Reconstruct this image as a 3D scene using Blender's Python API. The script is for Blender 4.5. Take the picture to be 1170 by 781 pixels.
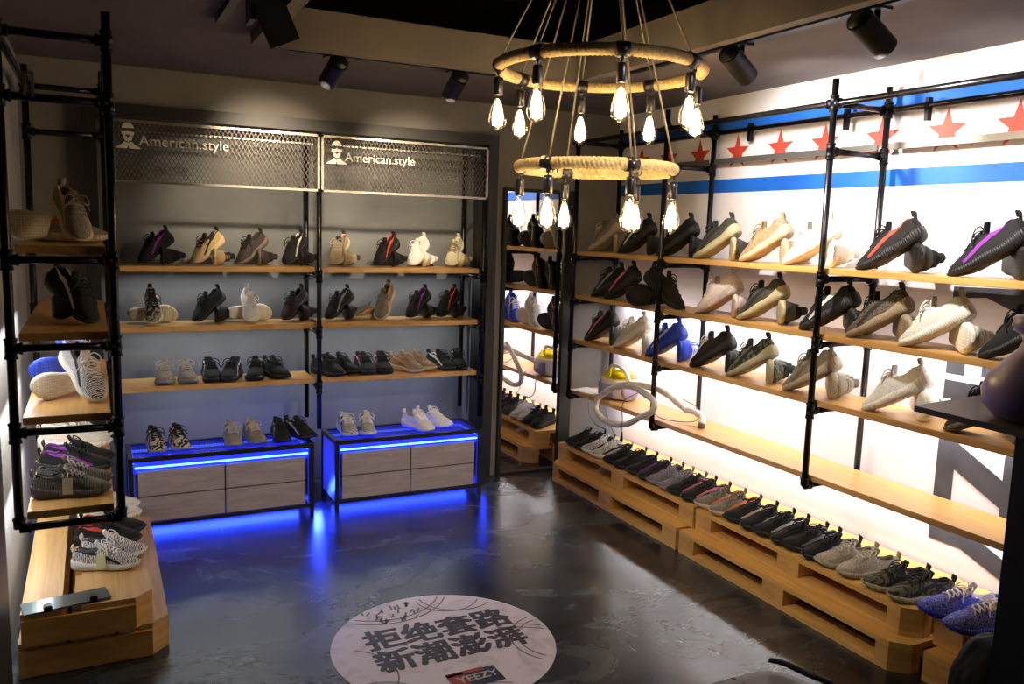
import bpy, bmesh, math, random
from mathutils import Vector, Matrix
for o in list(bpy.data.objects): bpy.data.objects.remove(o)
S = bpy.context.scene
COL = S.collection
PI = math.pi
random.seed(7)

# ------------------------------------------------------------------ camera
a, b, c = math.radians(26.637), math.radians(-7.609), math.radians(1.757)
fwd = Vector((math.sin(a)*math.cos(b), math.cos(a)*math.cos(b), math.sin(b)))
rt = Vector((math.cos(a), -math.sin(a), 0)); up = rt.cross(fwd)
r2 = rt*math.cos(c)+up*math.sin(c); u2 = up*math.cos(c)-rt*math.sin(c)
cam = bpy.data.cameras.new('camera'); camo = bpy.data.objects.new('camera', cam); COL.objects.link(camo)
cam.sensor_fit = 'HORIZONTAL'; cam.sensor_width = 36.0; cam.lens = 36.0*956.936/1170.0
cam.clip_start = 0.05; cam.clip_end = 50
M = Matrix.Identity(4)
for i in range(3):
    M[i][0] = r2[i]; M[i][1] = u2[i]; M[i][2] = -fwd[i]
M[2][3] = 1.512
camo.matrix_world = M
S.camera = camo

# ------------------------------------------------------------------ world, exposure, lights
S.view_settings.view_transform = 'Standard'; S.view_settings.look = 'None'
S.view_settings.gamma = 1; S.view_settings.use_curve_mapping = False
S.view_settings.exposure = 0.0
W = bpy.data.worlds.new('world'); S.world = W; W.use_nodes = True
W.node_tree.nodes['Background'].inputs[0].default_value = (0.6, 0.48, 0.7, 1)
W.node_tree.nodes['Background'].inputs[1].default_value = 0.07

def area(name, loc, size, size_y, power, color, rot=(0, 0, 0), spread=PI):
    l = bpy.data.lights.new(name, 'AREA'); l.shape = 'RECTANGLE'; l.size = size; l.size_y = size_y
    l.energy = power; l.color = color; l.spread = spread
    o = bpy.data.objects.new(name, l); COL.objects.link(o); o.location = loc; o.rotation_euler = rot
    return o
def spot(name, loc, target, power, color, angle=60, blend=.5, radius=.03):
    l = bpy.data.lights.new(name, 'SPOT'); l.energy = power; l.color = color
    l.spot_size = math.radians(angle); l.spot_blend = blend; l.shadow_soft_size = radius
    o = bpy.data.objects.new(name, l); COL.objects.link(o); o.location = loc
    d = Vector(target)-Vector(loc); o.rotation_euler = d.to_track_quat('-Z', 'Y').to_euler()
    return o
WARM = (1.0, .80, .56); WHITE = (.93, .96, 1.0); NEUT = (1.0, .93, .84)
# strip lights under the lower boards of the right rack (their tape is modelled with the boards)
for z in (1.100, .825, .505):
    area('strip_light', (2.915, 2.9, z-.008), .02, 3.0, 8.5, WHITE, (0, math.radians(-4), 0))
for z, e in ((1.125, 3.0), (.86, 3.0), (.555, 2.4)):
    area('strip_light', (-.225, 3.5, z-.008), .02, .95, e, WHITE, (0, math.radians(8), 0))
SPOTS_R = [((2.17, 1.90, 2.06), (3.0, 1.95, 1.70)), ((2.17, 2.62, 2.06), (3.0, 2.75, 1.72))]
SPOTS_L = [((.90, 3.62, 2.09), (.86, 4.88, 1.66)), ((1.48, 3.64, 2.09), (1.66, 4.88, 1.64))]
for p, t in SPOTS_R: spot('spot_beam', p, t, 88, (1, .95, .90), 95, .6)
for p, t in SPOTS_L: spot('spot_beam', p, t, 115, WARM, 54, .85)
# fill spots added to brighten the floor, the right pallets and the cabinets
spot('spot_beam', (1.3, 1.0, 2.2), (1.7, 2.9, 0), 22, NEUT, 60, .9, .08)
spot('spot_beam', (.62, 2.6, 2.02), (2.75, 2.75, .10), 70, NEUT, 46, .8, .05)  # stands in for the large box spotlight's beam
spot('spot_beam', (1.9, 1.2, 2.2), (1.15, 4.5, .35), 95, NEUT, 50, .7, .05)
for z, e in ((1.253, 1.5), (.951, 1.5), (.648, .9)):
    for x in (.58, 1.56): area('strip_light', (x, 4.76, z-.008), .9, .02, e, (.90, .95, 1.0), (math.radians(-12), 0, 0))

# ------------------------------------------------------------------ materials
def srgb(h):
    v = [int(h[i:i+2], 16)/255 for i in (0, 2, 4)]
    return tuple((x/12.92 if x <= .04045 else ((x+.055)/1.055)**2.4) for x in v)+(1,)
def mat(name, col, rough=.5, metal=0, spec=.5, emit=None, es=0, alpha=None):
    m = bpy.data.materials.new(name); m.use_nodes = True
    p = m.node_tree.nodes['Principled BSDF']
    p.inputs['Base Color'].default_value = srgb(col) if isinstance(col, str) else tuple(col)+(1,)
    p.inputs['Roughness'].default_value = rough; p.inputs['Metallic'].default_value = metal
    p.inputs['Specular IOR Level'].default_value = spec
    if emit:
        p.inputs['Emission Color'].default_value = srgb(emit) if isinstance(emit, str) else tuple(emit)+(1,)
        p.inputs['Emission Strength'].default_value = es
    return m
def nt(m):
    t = m.node_tree; return t, t.nodes, t.links, t.nodes['Principled BSDF']
def ramp(N, stops, const=False):
    r = N.new('ShaderNodeValToRGB'); e = r.color_ramp.elements
    while len(e) < len(stops): e.new(.5)
    for el, (p, c_) in zip(e, stops): el.position = p; el.color = c_
    if const: r.color_ramp.interpolation = 'CONSTANT'
    return r
def noisy(name, c1, c2, scale=8, rough=.6, detail=4, stretch=(1, 1, 1), bump=0, dist=0, lo=.35, hi=.65, metal=0, rvar=0):
    m = mat(name, c1, rough, metal); t, N, L, P = nt(m)
    tc = N.new('ShaderNodeTexCoord'); mp = N.new('ShaderNodeMapping'); mp.inputs['Scale'].default_value = stretch
    no = N.new('ShaderNodeTexNoise'); no.inputs['Scale'].default_value = scale; no.inputs['Detail'].default_value = detail
    no.inputs['Distortion'].default_value = dist
    L.new(tc.outputs['Object'], mp.inputs[0]); L.new(mp.outputs[0], no.inputs['Vector'])
    r = ramp(N, [(lo, srgb(c1)), (hi, srgb(c2))]); L.new(no.outputs[0], r.inputs[0]); L.new(r.outputs[0], P.inputs['Base Color'])
    if rvar:
        mr = N.new('ShaderNodeMapRange'); mr.inputs['To Min'].default_value = rough-rvar; mr.inputs['To Max'].default_value = rough+rvar
        L.new(no.outputs[0], mr.inputs[0]); L.new(mr.outputs[0], P.inputs['Roughness'])
    if bump:
        bp = N.new('ShaderNodeBump'); bp.inputs['Strength'].default_value = bump; bp.inputs['Distance'].default_value = .002
        L.new(no.outputs[0], bp.inputs['Height']); L.new(bp.outputs[0], P.inputs['Normal'])
    return m
def wood(name, c1, c2, axis=1, rough=.4):
    st = [18, 18, 18]; st[axis] = .9
    return noisy(name, c1, c2, 3.0, rough, 6, tuple(st), .05, 1.2, .3, .7)
M_oak = wood('oak_board', 'c4924f', 'dcae68', 1, .35)
M_oakx = wood('oak_board_cross', 'c4924f', 'dcae68', 0, .35)
M_pallet = wood('pallet_pine', 'cf9a4c', 'e2b266', 1, .42)
M_palletdark = noisy('pallet_side_pine', 'c4904a', 'd8a65c', 9, .5, 4, (1, 1, 4))
M_palletL = wood('pallet_pine_left', 'b98f57', 'd0a76c', 1, .45)
M_pipe = noisy('black_iron_pipe', '2a282a', '3c3a3b', 30, .27, 3, metal=.85)
M_fit = mat('black_iron_fitting', '121214', .42, .7)
M_black = noisy('black_paint', '0d0b0e', '171418', 5, .45, 3)
M_blackframe = noisy('dark_bronze_frame', '110e0d', '1a1615', 5, .5, 3)
M_wallR = noisy('white_plaster', 'e2dadd', 'eae4e6', 3, .8, 4)
M_wallgrey = noisy('grey_plaster', '74706c', '807b76', 3, .85, 4)
M_wallL = noisy('pale_grey_plaster', '9a9894', 'a6a4a0', 3, .85, 4)
M_niche = noisy('slate_grey_paint', '6c6e70', '787a7c', 3, .7, 4)
M_ceil = noisy('taupe_ceiling_paint', '5c5450', '6a615c', 2.5, .85, 4)
M_ceildark = noisy('black_ceiling_paint', '100e12', '18151a', 2, .9, 3)
M_blue = noisy('blue_wall_paint', '0f55b4', '1664c8', 4, .6, 3)
M_red = noisy('red_star_paint', 'c23a2c', 'cf4636', 8, .6, 3)
M_letter = noisy('charcoal_wall_paint', '3a383c', '47454a', 10, .7, 4)
M_slat = mat('grey_steel_slat', '77736f', .35, .6)
M_mirror = mat('mirror_silver', (.92, .92, .94), .015, 1.0)
M_rope = noisy('jute_rope', 'b89a68', 'd8bd88', 90, .85, 3, bump=.4)
M_cable = mat('grey_cable_sheath', '857a6e', .5, .2)
M_socket = mat('gunmetal_socket', '4c4a4e', .3, .85)
M_track = mat('black_track_metal', '0c0b0d', .4, .3)
M_led_blue = mat('blue_led_tape', (.05, .1, .6), .4, emit=(.03, .10, 1.0), es=8)
M_led_cyan = mat('bright_blue_led_tape', (.1, .3, .8), .4, emit=(.10, .36, 1.0), es=5)
M_led_dim = mat('dim_blue_led_tape', (.03, .05, .4), .4, emit=(.02, .05, 1.0), es=.35)
M_traylit = mat('blue_light_tray', (.02, .03, .35), .5, emit=(.006, .012, 1.0), es=3.6)
M_led_white = mat('white_led_tape', (.9, .9, .9), .4, emit=(.93, .96, 1), es=12)
M_draw = noisy('grey_washed_wood_drawer', '988a8c', 'aa9c9c', 6, .5, 5, (1, 1, 6), 0, .8)
M_tray = mat('tray_white_laminate', '8c90a8', .35)
M_paper = mat('white_paper', 'e6e2dc', .8)
M_white = mat('white_gloss_plastic', 'e8e2de', .35)
M_lilac = mat('lilac_gloss_plastic', 'a99cc0', .35)
M_signwhite = mat('white_sign_acrylic', 'e4e0da', .5)
M_hose = noisy('ribbed_white_hose', 'd8d0cc', 'efe9e4', 60, .5, 2)
M_filament = mat('glowing_filament', (1, .7, .3), .5, emit=(1.0, .78, .42), es=60)
M_vase = noisy('glazed_lilac_ceramic', '8f7cb6', 'a894c6', 4, .3, 4)
M_slab = mat('black_satin_laminate', '4e4848', .38)
M_mesh = mat('expanded_steel_mesh', '4e4944', .45, .6)
M_grille = mat('fine_bluelit_grille', '3a3a80', .4, .2)  # blue of the LED light put into the metal wires' colour
M_meshframe = mat('steel_mesh_frame', '9a948c', .35, .8)
M_steelplate = mat('brushed_dark_glass_plate', '5f6e70', .2, .5)
M_leather = noisy('dark_grey_leather', '2b2928', '353231', 40, .45, 4, bump=.15)
M_cloth = noisy('black_cloth', '08070a', '100e12', 30, .95, 4)

def glass_thin(name, tint, gl=.12):
    m = bpy.data.materials.new(name); m.use_nodes = True; t = m.node_tree; N = t.nodes; L = t.links
    N.remove(N['Principled BSDF'])
    tr = N.new('ShaderNodeBsdfTransparent'); tr.inputs[0].default_value = tint
    g = N.new('ShaderNodeBsdfGlossy'); g.inputs['Roughness'].default_value = .08
    fr = N.new('ShaderNodeLayerWeight'); fr.inputs[0].default_value = .35
    mr = N.new('ShaderNodeMapRange'); mr.inputs['To Min'].default_value = .03; mr.inputs['To Max'].default_value = gl*4
    mx = N.new('ShaderNodeMixShader')
    L.new(fr.outputs['Facing'], mr.inputs[0]); L.new(mr.outputs[0], mx.inputs[0]); L.new(tr.outputs[0], mx.inputs[1]); L.new(g.outputs[0], mx.inputs[2])
    L.new(mx.outputs[0], N['Material Output'].inputs[0]); return m
M_bulb = glass_thin('clear_bulb_glass', (1, .97, .9, 1))
M_dome = glass_thin('yellow_clear_plastic', (.95, .88, .12, 1), .15)
# bulb glass scatters a little of the glow
def add_glow(m, col, s):
    t = m.node_tree; N = t.nodes; L = t.links; out = N['Material Output']; src = out.inputs[0].links[0].from_socket
    e = N.new('ShaderNodeEmission'); e.inputs[0].default_value = col; e.inputs[1].default_value = s
    ad = N.new('ShaderNodeAddShader'); L.new(src, ad.inputs[0]); L.new(e.outputs[0], ad.inputs[1]); L.new(ad.outputs[0], out.inputs[0])

def floor_mat():
    m = mat('polished_epoxy_floor', '3c4244', .22); t, N, L, P = nt(m)
    tc = N.new('ShaderNodeTexCoord'); mp = N.new('ShaderNodeMapping'); mp.inputs['Scale'].default_value = (1, 1.5, 1); mp.inputs['Rotation'].default_value = (0, 0, .5)
    n1 = N.new('ShaderNodeTexNoise'); n1.inputs['Scale'].default_value = 1.6; n1.inputs['Detail'].default_value = 8; n1.inputs['Distortion'].default_value = 1.3; n1.inputs['Roughness'].default_value = .62
    n2 = N.new('ShaderNodeTexNoise'); n2.inputs['Scale'].default_value = 2.6; n2.inputs['Detail'].default_value = 8; n2.inputs['Distortion'].default_value = 1.4
    L.new(tc.outputs['Object'], mp.inputs[0])
    for n in (n1, n2): L.new(mp.outputs[0], n.inputs['Vector'])
    r1 = ramp(N, [(.36, srgb('15171b')), (.5, srgb('2a2d31')), (.66, srgb('474c4d'))]); L.new(n1.outputs[0], r1.inputs[0])
    r3 = ramp(N, [(.47, (0, 0, 0, 1)), (.5, (1, 1, 1, 1)), (.53, (0, 0, 0, 1))]); L.new(n2.outputs[0], r3.inputs[0])
    mx = N.new('ShaderNodeMixRGB'); mx.blend_type = 'MIX'
    ml = N.new('ShaderNodeMath'); ml.operation = 'MULTIPLY'; ml.inputs[1].default_value = .13
    L.new(r3.outputs[0], ml.inputs[0]); L.new(ml.outputs[0], mx.inputs[0]); L.new(r1.outputs[0], mx.inputs[1]); mx.inputs[2].default_value = srgb('6a6d70')
    L.new(mx.outputs[0], P.inputs['Base Color'])
    mr = N.new('ShaderNodeMapRange'); mr.inputs['From Min'].default_value = .3; mr.inputs['From Max'].default_value = .7; mr.inputs['To Min'].default_value = .20; mr.inputs['To Max'].default_value = .32
    L.new(n1.outputs[0], mr.inputs[0]); L.new(mr.outputs[0], P.inputs['Roughness'])
    bp = N.new('ShaderNodeBump'); bp.inputs['Strength'].default_value = .10; bp.inputs['Distance'].default_value = .004
    L.new(n2.outputs[0], bp.inputs['Height']); L.new(bp.outputs[0], P.inputs['Normal'])
    return m
M_floor = floor_mat()

# ------------------------------------------------------------------ mesh helpers
def obj(name, me, m=None, parent=None, smooth=False):
    if isinstance(me, bmesh.types.BMesh):
        bm = me; me = bpy.data.meshes.new(name); bm.normal_update(); bm.to_mesh(me); bm.free()
    if smooth:
        for p in me.polygons: p.use_smooth = True
    if m is not None:
        if len(me.materials) == 0: me.materials.append(m)
    o = bpy.data.objects.new(name, me); COL.objects.link(o)
    if parent: o.parent = parent
    return o
def tag(o, label=None, cat=None, group=None, kind=None):
    if label: o['label'] = label
    if cat: o['category'] = cat
    if group: o['group'] = group
    if kind: o['kind'] = kind
    return o
def thing(name, label, cat, loc=(0, 0, 0), rotz=0, group=None):
    o = bpy.data.objects.new(name, None); COL.objects.link(o); o.empty_display_size = .05
    o.location = loc; o.rotation_euler = (0, 0, rotz); return tag(o, label, cat, group)
def box(bm, x0, x1, y0, y1, z0, z1, mtx=None):
    vs = [bm.verts.new((x, y, z)) for x in (x0, x1) for y in (y0, y1) for z in (z0, z1)]
    if mtx is not None:
        for v in vs: v.co = mtx @ v.co
    for f in ((0, 1, 3, 2), (4, 6, 7, 5), (0, 4, 5, 1), (2, 3, 7, 6), (0, 2, 6, 4), (1, 5, 7, 3)):
        bm.faces.new([vs[i] for i in f])
    return vs
def bxm(*args, bevel=0):
    bm = bmesh.new(); box(bm, *args)
    if bevel: bmesh.ops.bevel(bm, geom=bm.edges[:], offset=bevel, segments=2, affect='EDGES')
    return bm
def frame_of(d):
    d = d.normalized(); h = Vector((0, 0, 1)) if abs(d.z) < .9 else Vector((1, 0, 0))
    u = d.cross(h).normalized(); return u, d.cross(u).normalized()
def tube(bm, pts, r, n=10, closed=False, cap=True, flat=1.0):
    pts = [Vector(p) for p in pts]; k = len(pts); rings = []
    u = None
    for i, p in enumerate(pts):
        if closed: d = pts[(i+1) % k]-pts[i-1]
        else: d = pts[min(i+1, k-1)]-pts[max(i-1, 0)]
        d.normalize()
        if u is None: u, v = frame_of(d)
        else:
            u = (u-d*u.dot(d)).normalized(); v = d.cross(u)
        rr = r(i/(k-1)) if callable(r) else r
        rings.append([bm.verts.new(p+u*math.cos(2*PI*j/n)*rr+v*math.sin(2*PI*j/n)*rr*flat) for j in range(n)])
    for i in range(k if closed else k-1):
        A = rings[i]; B = rings[(i+1) % k]
        for j in range(n): bm.faces.new((A[j], A[(j+1) % n], B[(j+1) % n], B[j]))
    if cap and not closed:
        bm.faces.new(rings[0][::-1]); bm.faces.new(rings[-1])
    return bm
def lathe(bm, prof, n=24, loc=(0, 0, 0), cap=True):
    rings = []
    for r, z in prof:
        rings.append([bm.verts.new((loc[0]+r*math.cos(2*PI*j/n), loc[1]+r*math.sin(2*PI*j/n), loc[2]+z)) for j in range(n)])
    for A, B in zip(rings, rings[1:]):
        for j in range(n): bm.faces.new((A[j], A[(j+1) % n], B[(j+1) % n], B[j]))
    if cap: bm.faces.new(rings[0][::-1]); bm.faces.new(rings[-1])
    return bm
def prism(bm, poly, axis, d0, d1):
    """polygon in the two axes other than `axis`, extruded from d0 to d1"""
    def P(p, d):
        q = list(p); q.insert(axis, d); return q
    A = [bm.verts.new(P(p, d0)) for p in poly]; B = [bm.verts.new(P(p, d1)) for p in poly]
    n = len(poly)
    bm.faces.new(A); bm.faces.new(B[::-1])
    for i in range(n): bm.faces.new((A[i], A[(i+1) % n], B[(i+1) % n], B[i]))
    bmesh.ops.recalc_face_normals(bm, faces=bm.faces[:]); return bm
def cr(pts, n=6, closed=False):
    pts = [Vector(p) for p in pts]; out = []; k = len(pts)
    rng = range(k) if closed else range(k-1)
    for i in rng:
        if closed: p0, p1, p2, p3 = pts[i-1], pts[i], pts[(i+1) % k], pts[(i+2) % k]
        else: p0, p1, p2, p3 = pts[max(i-1, 0)], pts[i], pts[i+1], pts[min(i+2, k-1)]
        for j in range(n):
            t = j/n
            out.append(.5*((2*p1)+(p2-p0)*t+(2*p0-5*p1+4*p2-p3)*t*t+(3*p1-p0-3*p2+p3)*t**3))
    if not closed: out.append(pts[-1])
    return out
def struct(name, bm, m, parent=None):
    o = obj(name, bm, m, parent)
    if not parent: o['kind'] = 'structure'
    return o

# ------------------------------------------------------------------ room
XW, YB, XL, ZC = 3.0, 4.56, -.29, 2.237
struct('floor', bxm(-1.0, 3.2, -2.2, 5.2, -.1, 0), M_floor)
struct('wall_right', bxm(XW, XW+.12, -2.2, 5.0, 0, 3.0), M_wallR)
struct('wall_left', bxm(XL-.12, XL, 2.93, 5.0, 0, 3.0), M_wallL)
struct('wall_rear', bxm(-.9, 3.1, -2.3, -2.2, 0, 3.0), M_wallgrey)
struct('wall_left_near', bxm(-.9, -.8, -2.2, 2.0, 0, 3.0), M_black)
struct('trim_1', bxm(-.8, -.272, 2.0, 2.93, 0, 3.0), M_black)
bm = bmesh.new()
box(bm, 2.12, XW, YB, YB+.12, 0, 3.0); box(bm, XL, 2.12, YB, YB+.12, 2.05, 3.0); box(bm, XL, 0.0, YB, YB+.12, 0, 2.05)
struct('wall_back', bm, M_wallgrey)
bm = bmesh.new()
box(bm, -.05, 2.2, 4.88, 4.95, 0, 2.1); box(bm, 2.10, 2.2, 4.681, 4.88, 0, 2.1); box(bm, -.05, 0.0, 4.681, 4.88, 0, 2.1); box(bm, 0.0, 2.10, 4.681, 4.88, 2.03, 2.1)
struct('wall_niche', bm, M_niche)
# dark frame around the niche
bm = bmesh.new()
box(bm, 2.062, 2.12, 4.47, 4.68, 0, 1.99); box(bm, -.03, 2.12, 4.47, 4.68, 1.99, 2.05); box(bm, -.03, .03, 4.47, 4.68, 0, 1.99)
struct('trim_2', bm, M_blackframe)
# ceiling: taupe soffit round a dark coffer with a dropped lip
bm = bmesh.new()
box(bm, XL-.6, XW, 3.47, YB+.1, ZC, ZC+.1); box(bm, 2.05, XW, -2.2, 3.47, ZC, ZC+.1); box(bm, XL-.6, .57, -2.2, 3.47, ZC, ZC+.1)
struct('ceiling', bm, M_ceil)
bm = bmesh.new()
box(bm, .57, 2.05, 3.42, 3.469, 2.19, 2.345); box(bm, 2.0, 2.049, -2.2, 3.42, 2.19, 2.345); box(bm, .571, .62, -2.2, 3.42, 2.19, 2.345)
struct('trim_3', bm, M_ceil)
struct('ceiling_coffer', bxm(-.9, 3.1, -2.2, 5.0, 2.86, 2.95), M_ceildark)
# painted bands, stars and lettering on the right wall
XP = XW-.003
def paint(name, poly, m): return struct(name, prism(bmesh.new(), poly, 0, XP, XP+.0028), m)
paint('trim_4', [(-.5, 2.055), (4.5, 2.055), (4.5, 2.123), (-.5, 2.123)], M_blue)
paint('trim_5', [(-.5, 1.742), (4.55, 1.742), (4.55, 1.811), (-.5, 1.811)], M_blue)
def star(bm, y, z, R):
    pts = []
    for k in range(10):
        r = R if k % 2 == 0 else R*.40
        t = PI/2+k*PI/5; pts.append((y+r*math.cos(t), z+r*math.sin(t)))
    prism(bm, pts, 0, XP, XP+.0028)
for k, y in enumerate((4.30, 4.03, 3.75, 3.447, 3.145, 2.865, 2.554, 2.25, 1.965, 1.68)):
    bm = bmesh.new(); star(bm, y, 1.945, .088); struct('trim_%d' % (6+k), bm, M_red)
LET = [
    [[(2.153, 1.30), (2.153, 1.347), (1.70, 1.36), (1.70, 1.18), (1.868, 1.257), (2.015, 1.314)]],
    [[(2.152, 1.007), (2.152, 1.06), (2.076, 1.06), (2.076, 1.007)], [(2.004, 1.015), (2.004, 1.06), (1.93, 1.06), (1.93, 1.015)],
     [(2.152, .86), (2.152, .981), (1.80, .981), (1.80, .86)]],
    [[(2.153, .50), (2.153, .745), (2.077, .745), (2.077, .50)], [(2.077, .637), (2.077, .745), (1.80, .602), (1.80, .498)],
     [(1.878, .50), (1.878, .745), (1.80, .745), (1.80, .50)]],
    [[(2.156, .331), (2.156, .42), (2.017, .42), (1.80, .33), (1.80, .25), (1.847, .27), (2.017, .332)]],
]
for k, L_ in enumerate(LET):
    bm = bmesh.new()
    for i_, poly in enumerate(L_): prism(bm, poly, 0, XP-.0004*i_, XP+.0028)
    struct('trim_%d' % (16+k), bm, M_letter)

# ------------------------------------------------------------------ mirror on the back wall
t = thing('wall_mirror', 'tall black-framed mirror standing between the two pipe racks, reflecting the right rack', 'mirror', (2.43, YB, 0))
def child(name, bm, m, par, off, smooth=False):
    """mesh built in world coordinates, parented to an empty at off (unrotated)"""
    for v in bm.verts: v.co -= Vector(off)
    return obj(name, bm, m, par, smooth)
bm = bmesh.new()
box(bm, 2.195, 2.215, 4.525, 4.558, .0, 1.76); box(bm, 2.62, 2.70, 4.525, 4.558, 0, 1.76); box(bm, 2.215, 2.62, 4.525, 4.558, 1.74, 1.76); box(bm, 2.215, 2.62, 4.525, 4.558, 0, .015)  # right stile widened to take in the dark shadow strip beside it
child('mirror_frame', bm, M_blackframe, t, (2.43, YB, 0))
child('mirror_glass', bxm(2.215, 2.62, 4.545, 4.557, .015, 1.74), M_mirror, t, (2.43, YB, 0))

# ------------------------------------------------------------------ pipe racks
PR = .0135
def pipe(bm, p, q, r=PR, n=12): tube(bm, [p, q], r, n)
def collar(bm, p, d, r=.0185, h=.036): 
    p = Vector(p); d = Vector(d).normalized(); tube(bm, [p-d*h/2, p+d*h/2], r, 12)
def fitting(bm, p, dirs):
    for d in dirs:
        d = Vector(d); tube(bm, [Vector(p), Vector(p)+d*.030], .0172, 12)
        tube(bm, [Vector(p)+d*.024, Vector(p)+d*.032], .0192, 12)
def rack(name, label, posts, zt, zb, levels, along, topz, ext=()):
    """posts: list of (front xy, back xy); levels: z of cross pipes"""
    (fx, fy), _ = posts[0]
    t = thing(name, label, 'rack', (fx, fy, 0))
    off = (fx, fy, 0)
    for (f, bk) in posts:
        for (q, zz) in ((f, zb), (bk, zb)):
            bm = bmesh.new(); pipe(bm, (q[0], q[1], zz), (q[0], q[1], zt)); child('post', bm, M_pipe, t, off, True)
        for z in levels+[1.86, topz]:
            bm = bmesh.new(); pipe(bm, (f[0], f[1], z), (bk[0], bk[1], z), .0125); child('cross_bar', bm, M_pipe, t, off, True)
            d = Vector((bk[0]-f[0], bk[1]-f[1], 0)).normalized()
            for q, s in ((f, 1), (bk, -1)):
                bm = bmesh.new(); dirs = [d*s, Vector((0, 0, 1))]
                if z != zb: dirs.append(Vector((0, 0, -1)))
                if z == topz: dirs += [Vector(along), -Vector(along)]
                fitting(bm, (q[0], q[1], z), dirs); child('fitting', bm, M_fit, t, off, True)
    return t, off
# right rack
RF, RB = 2.640, 2.945
ys = [4.45, 3.571, 2.489, 1.30]
zS = [1.372, 1.103, .827, .508]   # undersides of the boards
rt_, roff = rack('pipe_rack', 'long black iron pipe rack of oak boards along the white right wall',
    [((RF, y), (RB, y)) for y in ys], 2.14, .508-.0195, [z-.0195 for z in zS], (0, 1, 0), 2.045)
for x in (RF, RB):
    bm = bmesh.new(); pipe(bm, (x, 1.0, 2.045), (x, 4.50, 2.045), .0125); child('top_rail', bm, M_pipe, rt_, roff, True)
for k, (y0, y1) in enumerate(((3.60, 4.43), (2.52, 3.545), (1.33, 2.46))):
    child('flat_slat', bxm(RB-.012, RB-.002, y0, y1, 1.885, 1.912), M_slat, rt_, roff)
for y in (2.30, 2.70, 3.30):
    bm = bmesh.new(); box(bm, RB-.012, RB+.012, y-.008, y+.008, 1.985, 2.075); collar(bm, (RB, y, 2.045), (0, 1, 0), .018, .02)
    child('pipe_clamp', bm, M_fit, rt_, roff)
names = ['top', 'second', 'third', 'fourth and emptiest']
for z, nm in zip(zS, names):
    tag(obj('shelf_board', bxm(2.661, 2.925, 1.02, 4.47, z, z+.025, bevel=.002), M_oak), 'long oak board, %s shelf of the rack on the right wall' % nm, 'shelf', 'oak boards of the right rack')
for z in zS[1:]:
    tag(obj('led_strip', bxm(2.945-.022, 2.945-.016, 1.4, 4.4, z-.004, z-.0005), M_led_white), 'white led tape stuck under the %s board of the right rack' % {1.103: 'second', .827: 'third', .508: 'fourth'}[z], 'light strip', 'led tapes under the right rack boards')
# left rack
LF = (.056, 2.94); LBk = (-.245, 2.94)
zL = [1.397, 1.126, .862, .557]
lt_, loff = rack('pipe_rack', 'short black iron pipe rack against the left wall, seen end-on', [((.056, y), (-.234, y)) for y in (2.94, 4.12)], 2.13, .557-.0195, [z-.0195 for z in zL], (0, 1, 0), 2.045)
for x in (.056, -.234):
    bm = bmesh.new(); pipe(bm, (x, 2.94, 2.045), (x, 4.42, 2.045), .0125); child('top_rail', bm, M_pipe, lt_, loff, True)
bm = bmesh.new(); box(bm, -.17, -.162, 2.925, 2.955, 1.86, 1.93); box(bm, -.15, -.142, 2.925, 2.955, 1.86, 1.93); box(bm, -.17, -.142, 2.925, 2.955, 1.925, 1.933)
child('pipe_clamp', bm, M_meshframe, lt_, loff)
for z, nm in zip(zL, ['top', 'second', 'third', 'bottom']):
    tag(obj('shelf_board', bxm(-.213, .035, 2.955, 4.10, z, z+.025, bevel=.002), M_oak), 'short oak board, %s shelf of the rack on the left wall' % nm, 'shelf', 'oak boards of the left rack')
# back rack in the niche
BF, BB = 4.482, 4.79
zB = [1.253, .951, .648]
bt_ = thing('pipe_rack', 'black iron pipe rack of oak boards set in the back wall niche', 'rack', (1.082, BF, 0)); boff = (1.082, BF, 0)
for x in (.075, 1.082, 2.045):
    for y in (4.487, BB):
        bm = bmesh.new(); pipe(bm, (x, y, .40 if True else 0), (x, y, 1.985)); child('post', bm, M_pipe, bt_, boff, True)
    for z in [q-.0195 for q in zB]:
        bm = bmesh.new(); pipe(bm, (x, 4.487, z), (x, BB, z), .0125); child('cross_bar', bm, M_pipe, bt_, boff, True)
        for y, s in ((4.487, 1), (BB, -1)):
            bm = bmesh.new(); fitting(bm, (x, y, z), [Vector((0, s, 0)), Vector((0, 0, 1)), Vector((0, 0, -1))]); child('fitting', bm, M_fit, bt_, boff, True)
for z, nm in zip(zB, ['top', 'middle', 'bottom']):
    for x0, x1, sd in ((.10, 1.066, 'left'), (1.10, 2.030, 'right')):
        tag(obj('shelf_board', bxm(x0, x1, 4.508, 4.769, z, z+.028, bevel=.002), M_oakx), 'oak board, %s shelf of the back rack, %s bay' % (nm, sd), 'shelf', 'oak boards of the back rack')

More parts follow.
